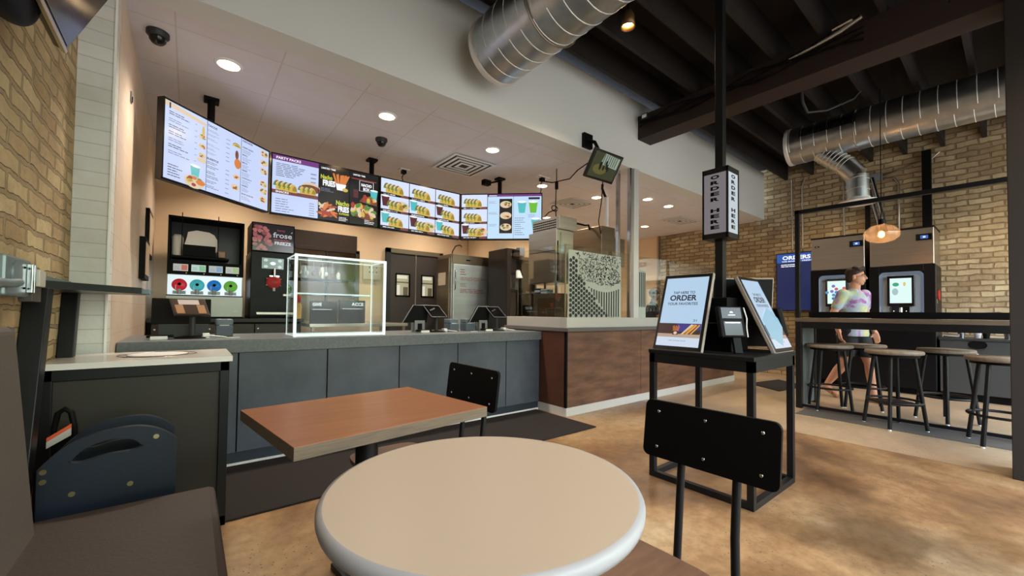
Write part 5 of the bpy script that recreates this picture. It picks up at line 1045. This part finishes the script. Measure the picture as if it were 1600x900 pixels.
m.cyl((.79, FY-.01, 1.37), (.79, FY-.01, 1.33), .014, WHITEP, 12).build('handle', t); bx('drip_tray', (X0+.06, FY-.05, 1.05, X1, FY+.05, 1.075), STEEL, t); bx('badge', (X1-.11, FY+.032, 1.275, X1-.02, FY+.042, 1.30), STEEL, t, .003); bx('front_line', (X0, FY+.036, 1.26, X1, FY+.041, 1.265), BLACKM, t)
# shelf and utensils seen through the pass-through window and the case
t = thing('utensil_rack', 'black rack hung with kitchen utensils seen through the display case', 'utensil rack', (1.55, 6.30, 1.7))
MB().box(1.16, 6.24, 1.86, 1.42, 6.34, 1.90, BLACKM).box(1.50, 6.24, 1.82, 1.95, 6.34, 1.86, BLACKM).box(1.16, 6.24, 1.52, 1.95, 6.34, 1.56, BLACKM).build('rack_bar', t)
for k in range(6):
    x = 1.20+k*.085; MB().cyl((x, 6.255, 1.86), (x, 6.255, 1.66), .006, STEEL, 8).ball((x, 6.255, 1.63), (.022, .01, .035), (STEEL, WHITEP, CREAM_ if False else BRASSD)[k % 3], 12, 8).build('utensil', t)
for (x, z, lb, mm, hgt) in ((1.27, 1.56, 'white squeeze bottle on the utensil rack, left', WHITEP, .18), (1.50, 1.56, 'tall pale bottle on the utensil rack, middle', CP, .22), (1.72, 1.56, 'short pale container on the utensil rack, right', WHITEP, .12)):
    tag(MB().lathe([(.025, 0), (.027, hgt*.7), (.010, hgt*.85), (.008, hgt)], (x, 6.312, z+.001), mm, 18).build('squeeze_bottle'), lb, 'bottle')
t = thing('prep_counter', 'stainless prep counter under the pass-through window behind the case', 'work table', (1.75, 5.8, 0))
bx('worktop', (1.14, 5.35, .90, 2.40, 6.30, .94), STEEL, t, .003); bx('lower_shelf', (1.16, 5.4, .35, 2.38, 6.28, .37), STEELD, t)
for x in (1.17, 2.34):
    for y in (5.38, 6.24): MB().box(x, y, 0, x+.035, y+.035, .90, STEELD).build('leg', t)
t = thing('charity_sign', 'black countertop sign with white letters reading GIVE inside view of the case', 'sign', (1.2, 4.6, .9))
t.location = (1.30, 5.42, .94); m = MB(); m.box(1.16, 5.40, .94, 1.47, 5.46, 1.22, BLACKM); F = Face(m, (1.16, 5.399, .94), (1, 0, 0), (0, 0, 1), .31, .28); F.text('GIVE', .06, .78, .40, .92, WHT, 1, .03); lines(F, .06, .8, .62, .70, 1, WHT, .1, .3); m.build('sign_board', t)
t = thing('charity_sign', 'second black countertop sign, letters ACCE, right of the GIVE sign', 'sign', (1.66, 5.42, .94)); m = MB(); m.box(1.50, 5.40, .94, 1.82, 5.46, 1.24, BLACKM); F = Face(m, (1.50, 5.399, .94), (1, 0, 0), (0, 0, 1), .32, .30); F.text('ACCE', .45, .76, .92, .90, WHT, 1, .03); lines(F, .1, .9, .62, .70, 1, WHT, .1, .3); m.build('sign_board', t)
t = thing('sauce_bottle', 'red capped yellow bottle standing behind the display case', 'bottle', (1.08, 5.7, 1.0)); t.location = (1.02, 5.53, 1.0); MB().lathe([(.04, 0), (.042, .16), (.02, .2)], (1.04, 5.52, 1.0), mat('mustard_yellow', (206, 164, 96), .4), 20).build('bottle_body', t); MB().lathe([(.03, .2), (.034, .26), (.012, .30)], (1.04, 5.52, 1.0), mat('red_cap', (196, 40, 44), .4), 20).build('cap', t)
t = thing('wall_box', 'pale electrical panel with small holes on the wall beside the swing doors', 'electrical panel', (2.2, 6.38, 1.75)); m = MB(); m.box(2.10, 6.36, 1.60, 2.38, 6.40, 1.86, mat('pale_panel', (196, 186, 172), .5)); F = Face(m, (2.10, 6.359, 1.60), (1, 0, 0), (0, 0, 1), .28, .26)
for i in range(3):
    for j in range(2): F.ell(.35+.2*i, .45+.28*j, .008, .016, BLACKM, 1, n=8)
m.build('panel_face', t, .003)
# fridge
t = thing('upright_fridge', 'stainless upright fridge with rows of red writing on its door', 'fridge', (3.58, 5.85, 0))
bx('cabinet', (3.19, 5.54, .12, 3.97, 5.98, 2.02), STEEL, t, .004)
dr = bx('door', (3.21, 5.50, .16, 3.95, 5.54, 1.86), mat('cool_stainless_door', (206, 214, 216), .38, metal=.7, noise=(2.5, (178, 190, 196), .5, (.5, .5, 4))), t, .006)
m = MB(); F = Face(m, (3.30, 5.499, 1.20), (1, 0, 0), (0, 0, 1), .60, .62); INKR = mat('red_marker', (150, 70, 66), .6)
for v0, v1, u1 in ((.80, .98, .25), (.66, .76, .98), (.50, .60, .25), (.34, .46, .9)): lines(F, .05, u1, v0, v1, 3, INKR, .3, .35)
m.build('marker_writing', dr); MB().tube([(3.225, 5.49, 1.45), (3.222, 5.462, 1.47), (3.222, 5.462, 1.75), (3.225, 5.49, 1.77)], .009, CHROME).build('door_handle', dr)
bx('top_panel', (3.20, 5.52, 1.87, 3.96, 5.54, 2.01), STEELD, t); bx('name_plate', (3.45, 5.515, 1.925, 3.53, 5.522, 1.945), BLACKM, t)
for x in (3.24, 3.88):
    for y in (5.6, 5.9): MB().cyl((x, y, 0), (x, y, .12), .02, BLACKM, 12).build('foot', t)
tag(MB().tube([(3.40, 5.9, 2.02), (3.41, 5.88, 2.12), (3.44, 5.84, 2.20), (3.50, 5.80, 2.22), (3.53, 5.79, 2.19)], .009, BLACKM).build('gooseneck'), 'black bent hose standing on top of the fridge', 'hose')
tag(MB().slab((3.148, 5.88, 1.53), (0, -1, 0), (0, 0, 1), .24, .20, .0015, mat('pinned_paper', (214, 202, 184), .7)).build('paper_notice'), 'cream paper notice taped left of the fridge', 'paper')
bx('side_partition', (2.98+.17, 5.55, 0, 3.18, 5.93, 1.95), STEELD).name = 'steel_partition'
o = bpy.data.objects['steel_partition']; tag(o, 'tall steel partition between the swing doors and the fridge', 'partition')
# equipment right of the fridge
t = thing('wall_column', 'pale beige pillar right of the fridge', 'pillar', (4.2, 5.7, 0)); bx('pillar_body', (4.02, 5.5, 0, 4.22, 6.38, 2.55), BEIGE, t); bx('corner_guard', (4.0, 5.48, 0, 4.03, 5.52, 1.6), STEEL, t)
t = thing('equipment_rack', 'dark tall rack of kitchen appliances left of the glass warmer', 'rack', (4.1, 5.0, 0))
bx('tower', (3.80, 4.9, .1, 3.98, 5.4, 2.10), mat('dark_tower', (34, 28, 26), .4), t, .006); bx('foot_plate', (3.80, 4.9, 0, 3.98, 5.4, .1), BLACKM, t)
m = MB(); m.box(3.99, 4.95, .1, 4.45, 5.4, 1.05, STEELD).box(4.22, 4.95, 1.42, 4.45, 5.4, 1.45, STEELD).box(3.99, 4.95, 1.95, 4.45, 5.4, 2.0, STEELD).box(4.43, 4.95, .1, 4.46, 5.4, 2.0, STEELD).box(3.99, 5.38, 1.05, 4.45, 5.4, 2.0, DARKG); m.build('shelving', t)
bx('controller', (3.90, 4.86, 1.94, 4.02, 4.95, 2.08), BLACKM, t, .01); bx('grey_unit', (4.05, 4.90, 2.0, 4.16, 5.0, 2.14), GREYP, t, .01)
t = thing('desk_lamp', 'cream cone lamp shade among the kitchen shelves', 'lamp', (4.12, 5.02, 1.05)); MB().cyl((4.12, 5.02, 1.08), (4.12, 5.02, 1.78), .006, STEEL, 8).build('stem', t); MB().lathe([(.075, 0), (.03, .12), (.02, .13)], (4.12, 5.02, 1.66), WHITEP, 24, cap=False).build('lamp_shade', t); bx('base', (4.07, 4.97, 1.051, 4.17, 5.07, 1.08), BLACKM, t)
# stainless boxes over the wood counter
t = thing('holding_cabinet', 'large stainless cabinet with louvred vent box on steel legs above the counter', 'food cabinet', (3.4, 3.5, .945))
bx('cabinet', (3.24, 3.27, 1.45, 3.52, 3.75, 2.065), STEEL, t, .006)
m = MB(); m.box(3.236, 3.30, 1.46, 3.24, 3.73, 1.81, STEEL).box(3.235, 3.29, 1.815, 3.24, 3.73, 1.825, DARKG); m.build('door', t, .001)
m = MB(); m.box(3.25, 3.265, 1.47, 3.27, 3.27, 1.93, BLACKM).box(3.30, 3.26, 1.47, 3.315, 3.27, 2.03, CHROME); m.build('door_trim', t, .001)
vb = bx('vent_box', (3.26, 3.24, 2.065, 3.545, 3.70, 2.215), STEEL, t, .004); m = MB()
for i in range(12):
    for j in range(4): m.box(3.256, 3.30+i*.033, 2.085+j*.028, 3.26, 3.30+i*.033+.024, 2.085+j*.028+.011, BLACKM)
m.build('louvre', vb)
for x in (3.25, 3.49):
    for y in (3.28, 3.72): MB().box(x, y, .947, x+.022, y+.022, 1.45, STEELD).build('leg', t)
t = thing('countertop_warmer', 'low brownish stainless warmer box under the holding cabinet', 'warmer', (3.38, 3.5, .945)); bx('warmer_body', (3.285, 3.32, .947, 3.485, 3.71, 1.335), STEELD, t, .006); bx('control_strip', (3.279, 3.34, 1.0, 3.285, 3.62, 1.28), mat('bronze_door', (120, 98, 70), .3, metal=.8), t)
t2 = thing('carton', 'blue and white box on top of the low warmer', 'box', (3.33, 3.64, 1.336)); bx('box_body', (3.29, 3.60, 1.337, 3.38, 3.69, 1.40), mat('carton_blue', (50, 66, 110), .5), t2); bx('band', (3.289, 3.599, 1.352, 3.381, 3.691, 1.378), WHITEP, t2)
t2 = thing('carton', 'white carton beside the blue box on the low warmer', 'box', (3.33, 3.52, 1.336)); bx('box_body', (3.29, 3.47, 1.337, 3.39, 3.58, 1.388), WHITEP, t2); bx('band', (3.289, 3.469, 1.36, 3.391, 3.581, 1.372), mat('carton_teal', (70, 130, 150), .5), t2)
t = thing('exhaust_box', 'dim stainless exhaust box on legs behind the patterned glass', 'exhaust box', (4.55, 3.8, .945)); bx('box_body', (4.44, 3.60, 1.86, 4.74, 4.15, 2.33), STEELD, t, .006); bx('side_step', (4.74, 3.62, 1.80, 5.0, 4.1, 2.2), STEELD, t, .004); bx('lower_body', (4.46, 3.62, 1.55, 4.72, 4.12, 1.86), STEEL, t)
for x in (4.45, 4.70):
    for y in (3.63, 4.09): MB().box(x, y, .947, x+.022, y+.022, 1.80, STEELD).build('leg', t)
MB().cyl((4.72, 3.74, 2.33), (4.72, 3.74, 2.80), .032, WHITEP, 20).build('flue', t); MB().tube([(4.58, 3.70, 2.955), (4.60, 3.72, 2.90), (4.70, 3.76, 2.84), (4.72, 3.74, 2.78)], .018, BLACKM).build('flue_bracket', t); MB().tube([(4.10, 3.80, 2.30), (4.12, 3.80, 2.345), (4.32, 3.80, 2.345), (4.40, 3.80, 2.36), (4.45, 3.82, 2.30)], .014, BLACKM).build('hose', t)
# ================================================================== PEOPLE
def organic(name, parts, mat_, parent, voxel=.010, smooth=6, M=None, keep=None):
    """one continuous surface grown from tapered capsules and ellipsoids. parts: ('c', a, ra, b, rb) or ('e', centre, radii[, rotation])"""
    m = MB()
    for p in parts:
        if p[0] == 'c':
            a, ra, b, rb = Vector(p[1]), p[2], Vector(p[3]), p[4]; d = (b-a).normalized(); L = (b-a).length; n = 20
            prof = [(max(.0005, ra*math.sin(t)), -ra*math.cos(t)) for t in [i*PI/2/6 for i in range(7)]]+[(max(.0005, rb*math.cos(t)), L+rb*math.sin(t)) for t in [i*PI/2/6 for i in range(7)]]
            m.lathe(prof, a, mat_, n, axis=d)
        else: m.ball(p[1], p[2], mat_, 28, 18, p[3] if len(p) > 3 else None)
    o = m.build(name, parent, off=Vector((0, 0, 0)))
    r = o.modifiers.new('r', 'REMESH'); r.mode = 'VOXEL'; r.voxel_size = voxel; r.use_smooth_shade = True
    s = o.modifiers.new('s', 'SMOOTH'); s.factor = .5; s.iterations = smooth
    bake(o); o.data.materials.clear(); o.data.materials.append(mat_)
    for p in o.data.polygons: p.use_smooth = True; p.material_index = 0
    return o
SKIN = mat('skin', (206, 156, 128), .5, spec=.4, noise=(6, (198, 144, 116), .5, (1, 1, 1)))
HAIR = mat('dark_brown_hair', (48, 32, 26), .6, bump=(60, .6))
def tie_dye():
    m = bpy.data.materials.new('tie_dye_cotton'); m.use_nodes = True; t = m.node_tree; b = t.nodes['Principled BSDF']; b.inputs['Roughness'].default_value = .85
    tcn = t.nodes.new('ShaderNodeTexCoord'); n = t.nodes.new('ShaderNodeTexNoise'); n.inputs['Scale'].default_value = 3.4; n.inputs['Detail'].default_value = 3; n.inputs['Distortion'].default_value = 1.2
    t.links.new(tcn.outputs['Object'], n.inputs['Vector']); r = t.nodes.new('ShaderNodeValToRGB'); t.links.new(n.outputs['Fac'], r.inputs[0]); e = r.color_ramp.elements
    e[0].position = .30; e[0].color = lin((140, 74, 148))+(1,); e[1].position = .72; e[1].color = lin((164, 104, 168))+(1,)
    for p, c in ((.40, (160, 110, 170)), (.45, (176, 180, 200)), (.50, (160, 178, 190)), (.55, (168, 184, 150)), (.60, (196, 190, 132)), (.65, (186, 158, 196))):
        k = e.new(p); k.color = lin(c)+(1,)
    t.links.new(r.outputs[0], b.inputs['Base Color']); return m
def hand(wr, d, n, side, s=1.0, curl=.35):
    """palm and five fingers as capsules from wrist wr along d; n: palm normal"""
    wr, d, n = Vector(wr), Vector(d).normalized(), Vector(n).normalized(); w = d.cross(n).normalized()*side; P = []
    for k in (-1, 0, 1): P.append(('c', wr+w*.018*k*s+d*.01*s, .016*s, wr+w*.024*k*s+d*.085*s, .014*s))
    for k, L in ((-1.5, .070), (-.5, .078), (.5, .074), (1.5, .058)):
        a = wr+d*.088*s+w*.0165*k*s; dd = (d*math.cos(curl)+n*math.sin(curl)).normalized(); b = a+dd*L*.45*s; d2 = (d*math.cos(2.1*curl)+n*math.sin(2.1*curl)).normalized(); c = b+d2*L*.55*s
        P += [('c', a, .0092*s, b, .0082*s), ('c', b, .0082*s, c, .0068*s)]
    a = wr+d*.03*s-w*.026*s; b = a+(d*.6-w*.6+n*.35).normalized()*.042*s; c = b+(d*.9-w*.2+n*.3).normalized()*.032*s
    return P+[('c', a, .013*s, b, .0105*s), ('c', b, .0105*s, c, .008*s)]
# --- walking man; local frame: +x heading, +y his left, z up; 1.74 m
man = thing('person', 'person in tie-dye shirt, black shorts and glasses walking past the drink machines', 'person')
hipL, hipR = (0, .085, .92), (0, -.085, .92)
kneeF, ankF = (.15, .085, .50), (.20, .085, .095)      # left leg forward
kneeB, ankB = (-.03, -.085, .49), (-.28, -.085, .17)   # right leg trailing, heel lifted
shL, shR = (.02, .175, 1.40), (.02, -.175, 1.40)
elR, wrR = (-.06, -.245, 1.13), (.03, -.255, .90)      # right arm bent
elL, wrL = (-.03, .25, 1.13), (.10, .235, .90)
hd = Vector((.055, 0, 1.625)); HR = Matrix.Rotation(math.radians(24), 3, 'Z')   # the head turns a little to his left
def H(x, y, z): return hd+HR @ Vector((x, y, z))
body = [('c', (0, 0, .95), .135, (.0, 0, 1.10), .12), ('c', (.0, 0, 1.10), .12, (.015, 0, 1.30), .135), ('c', (.015, -.10, 1.37), .07, (.015, .10, 1.37), .07), ('c', (.02, 0, 1.38), .062, (.045, 0, 1.54), .056),
        ('c', shL, .055, elL, .042), ('c', elL, .042, wrL, .028), ('c', shR, .055, elR, .042), ('c', elR, .042, wrR, .028),
        ('c', hipL, .10, kneeF, .062), ('c', kneeF, .060, (.17, .085, .36), .062), ('c', (.17, .085, .36), .062, ankF, .036), ('c', hipR, .10, kneeB, .062), ('c', kneeB, .060, (-.13, -.085, .37), .060), ('c', (-.13, -.085, .37), .060, ankB, .036),
        ('c', (ankF[0]-.02, .085, .05), .034, (ankF[0]+.16, .085, .038), .030), ('c', (ankF[0]-.02, .085, .06), .036, ankF, .036),
        ('c', (ankB[0]-.02, -.085, .135), .034, (ankB[0]+.12, -.085, .045), .030), ('c', (ankB[0]-.01, -.085, .14), .036, ankB, .036)]
body += hand(wrR, (.25, .05, -1), (.6, .8, 0), 1, 1.0)+hand(wrL, (.3, -.05, -1), (.6, -.8, 0), -1, 1.0)
# head: skull, face, jaw, chin, nose, ears
body += [('e', H(-.012, 0, .035), (.096, .076, .092), HR), ('e', H(.022, 0, -.02), (.070, .063, .088), HR), ('c', H(.03, .035, -.05), .026, H(.062, 0, -.085), .022), ('c', H(.03, -.035, -.05), .026, H(.062, 0, -.085), .022),
         ('c', H(.088, 0, .012), .010, H(.108, 0, -.022), .013), ('e', H(.094, 0, -.026), (.014, .018, .009), HR), ('e', H(.085, 0, -.052), (.013, .024, .007), HR), ('e', H(.084, 0, -.063), (.012, .020, .007), HR), ('c', H(.078, -.035, .028), .010, H(.078, .035, .028), .010),
         ('e', H(-.004, .079, -.005), (.018, .010, .030), HR), ('e', H(-.004, -.079, -.005), (.018, .010, .030), HR)]
organic('body', body, SKIN, man, .0062, 3)
shirt = [('c', (0, 0, .99), .152, (.0, 0, 1.10), .145), ('c', (.0, 0, 1.10), .145, (.015, 0, 1.30), .152), ('c', (.015, -.11, 1.375), .078, (.015, .11, 1.375), .078), ('c', (.02, 0, 1.40), .085, (.03, 0, 1.445), .068),
         ('c', shL, .070, (-.012, .222, 1.235), .061), ('c', shR, .070, (-.028, -.218, 1.235), .061), ('c', (0, -.03, .93), .150, (0, .03, .93), .150), ('c', (0, -.03, .86), .155, (0, .03, .86), .155)]
s = organic('t_shirt', shirt, tie_dye(), man, .011, 6)
import bmesh
def cut(o, co, no):
    bm = bmesh.new(); bm.from_mesh(o.data); bmesh.ops.bisect_plane(bm, geom=bm.verts[:]+bm.edges[:]+bm.faces[:], plane_co=co, plane_no=no, clear_outer=True); bm.to_mesh(o.data); bm.free()
cut(s, (0, 0, .845), (0, 0, -1))
mm = MB(); 
sh = organic('shorts', [('c', (0, -.03, .93), .142, (0, .03, .93), .142), ('c', hipL, .115, (.115, .085, .60), .098), ('c', hipR, .115, (-.02, -.085, .60), .098)], mat('black_shorts', (24, 26, 34), .75), man, .011, 5)
cut(sh, (0, 0, .575), (0, 0, -1))
hair = [('e', H(-.022, 0, .058), (.100, .083, .086), HR), ('c', H(.045, -.04, .098), .028, H(.05, .04, .098), .028), ('c', H(-.03, .05, .03), .035, H(-.06, .045, -.03), .03), ('c', H(-.03, -.05, .03), .035, H(-.06, -.045, -.03), .03), ('e', H(-.075, 0, -.01), (.04, .06, .06), HR)]
for k in range(16): a = k*.7; hair.append(('e', H(.02+.05*math.cos(a), .055*math.sin(a), .115+.012*math.sin(k*2.3)), (.024, .022, .020), HR))
organic('hair', hair, HAIR, man, .007, 2)
# hairline: hair keeps clear of the face because its front edge sits above the brow
for sy in (-1, 1):
    g = MB(); g.tube([H(.100+.004*math.cos(i*PI/10), sy*.032+.021*math.cos(i*PI/10), .010+.015*math.sin(i*PI/10)) for i in range(20)], .0018, BLACKM, 6, closed=True).tube([H(.096, sy*.054, .014), H(.03, sy*.080, .012), H(-.005, sy*.085, .008)], .0018, BLACKM, 6)
    g.build('glasses_rim', man, off=Vector((0, 0, 0)))
    MB().ball(H(.082, sy*.031, .012), .0105, mat('eye_white', (228, 224, 218), .3), 14, 10).ball(H(.0895, sy*.031, .012), .0048, mat('iris_brown', (48, 32, 24), .2), 10, 8).build('eye', man, off=Vector((0, 0, 0)))
    MB().tube([H(.088, sy*.014, .032), H(.091, sy*.032, .037), H(.080, sy*.050, .032)], .0038, HAIR, 6).build('eyebrow', man, off=Vector((0, 0, 0)))
MB().tube([H(.104, -.011, .014), H(.110, 0, .016), H(.104, .011, .014)], .0016, BLACKM, 6).build('glasses_bridge', man, off=Vector((0, 0, 0)))
MB().tube([H(.090, -.022, -.056), H(.0985, 0, -.0575), H(.090, .022, -.056)], .0028, mat('lips', (170, 104, 92), .5), 6).build('mouth', man, off=Vector((0, 0, 0)))
SAND = mat('tan_sandal', (150, 112, 78), .6)
for (ax_, az, ex, ez, y) in ((ankF[0]-.055, .012, ankF[0]+.20, .010, .085), (ankB[0]-.055, .095, ankB[0]+.16, .010, -.085)):
    m = MB(); up = Vector((0, 0, 1)); a, b = Vector((ax_, y, az)), Vector((ex, y, ez)); d = (b-a)
    pts = [(a+d*t+Vector((0, w_, 0))) for t, w_ in ((0, -.02), (.05, -.034), (.5, -.034), (.8, -.045), (.97, -.03), (1, 0), (.97, .03), (.8, .045), (.5, .034), (.05, .034), (0, .02))]
    m.prism([p-Vector((0, 0, .008)) for p in pts], (0, 0, .018), SAND); q_ = a+d*.62
    m.tube([q_+Vector((0, -.045, .0)), q_+Vector((0, -.034, .055)), q_+Vector((.0, 0, .066)), q_+Vector((0, .034, .055)), q_+Vector((0, .045, 0))], .009, SAND, 8)
    m.build('sandal', man, off=Vector((0, 0, 0)))
lt = MB(); F = Face(lt, (.168, .085, 1.26), (0, -1, 0), (0, 0, 1), .19, .05)
man.location = (6.95, 1.40, 0); man.rotation_euler = (0, 0, math.radians(-118))
# --- worker behind the counter in a cap; only head and shoulders show
wk = thing('person', 'worker in a dark cap and black shirt standing behind the glass, head and shoulders showing', 'person')
hd = Vector((.04, 0, 1.50)); HR = Matrix.Identity(3)
body = [('c', (0, 0, .85), .13, (0, 0, 1.22), .12), ('c', (.0, -.10, 1.25), .065, (.0, .10, 1.25), .065), ('c', (.01, 0, 1.26), .058, (.03, 0, 1.42), .052),
        ('c', (0, .17, 1.27), .05, (.06, .22, 1.03), .04), ('c', (.06, .22, 1.03), .04, (.26, .16, 1.02), .028), ('c', (0, -.17, 1.27), .05, (.06, -.22, 1.03), .04), ('c', (.06, -.22, 1.03), .04, (.26, -.16, 1.02), .028),
        ('c', (0, .08, .84), .10, (0, .09, .45), .06), ('c', (0, .09, .45), .058, (0, .09, .08), .036), ('c', (0, -.08, .84), .10, (0, -.09, .45), .06), ('c', (0, -.09, .45), .058, (0, -.09, .08), .036), ('c', (-.02, .09, .045), .035, (.16, .09, .035), .03), ('c', (-.02, -.09, .045), .035, (.16, -.09, .035), .03),
        ('e', H(-.012, 0, .035), (.094, .074, .090)), ('e', H(.022, 0, -.02), (.068, .061, .086)), ('c', H(.03, .03, -.05), .026, H(.06, 0, -.082), .022), ('c', H(.03, -.03, -.05), .026, H(.06, 0, -.082), .022), ('c', H(.088, 0, .012), .010, H(.106, 0, -.022), .013),
        ('e', H(-.004, .077, -.005), (.018, .010, .030)), ('e', H(-.004, -.077, -.005), (.018, .010, .030))]
body += hand((.26, .16, 1.02), (1, -.1, 0), (0, 0, -1), 1)+hand((.26, -.16, 1.02), (1, .1, 0), (0, 0, -1), -1)
organic('body', body, mat('brown_skin', (120, 84, 64), .5), wk, .007, 3)
organic('shirt', [('c', (0, 0, .86), .145, (0, 0, 1.20), .135), ('c', (0, -.10, 1.255), .074, (0, .10, 1.255), .074), ('c', (0, .17, 1.27), .066, (.035, .20, 1.13), .060), ('c', (0, -.17, 1.27), .066, (.035, -.20, 1.13), .060), ('c', (0, 0, 1.27), .075, (.01, 0, 1.32), .066)], mat('black_work_shirt', (22, 22, 24), .8), wk, .011, 5)
organic('trousers', [('c', (0, 0, .86), .135, (0, 0, .84), .135), ('c', (0, .08, .84), .112, (0, .09, .10), .065), ('c', (0, -.08, .84), .112, (0, -.09, .10), .065)], mat('black_trousers', (20, 20, 22), .8), wk, .012, 5)
organic('cap', [('e', H(-.012, 0, .062), (.102, .084, .076)), ('c', H(.09, -.03, .048), .008, H(.155, -.02, .040), .007), ('c', H(.09, .03, .048), .008, H(.155, .02, .040), .007), ('c', H(.09, 0, .050), .009, H(.165, 0, .040), .007)], mat('dark_brown_cap', (52, 40, 38), .8), wk, .007, 2)
for sy in (-1, 1): MB().ball(H(.080, sy*.030, .012), .010, MATS['eye_white'], 14, 10).ball(H(.087, sy*.030, .012), .0046, MATS['iris_brown'], 10, 8).build('eye', wk, off=Vector((0, 0, 0)))
MB().tube([H(.088, -.02, -.054), H(.096, 0, -.056), H(.088, .02, -.054)], .0028, MATS['lips'], 6).build('mouth', wk, off=Vector((0, 0, 0)))
wk.location = (7.55, 4.78, 0); wk.rotation_euler = (0, 0, math.radians(-40))
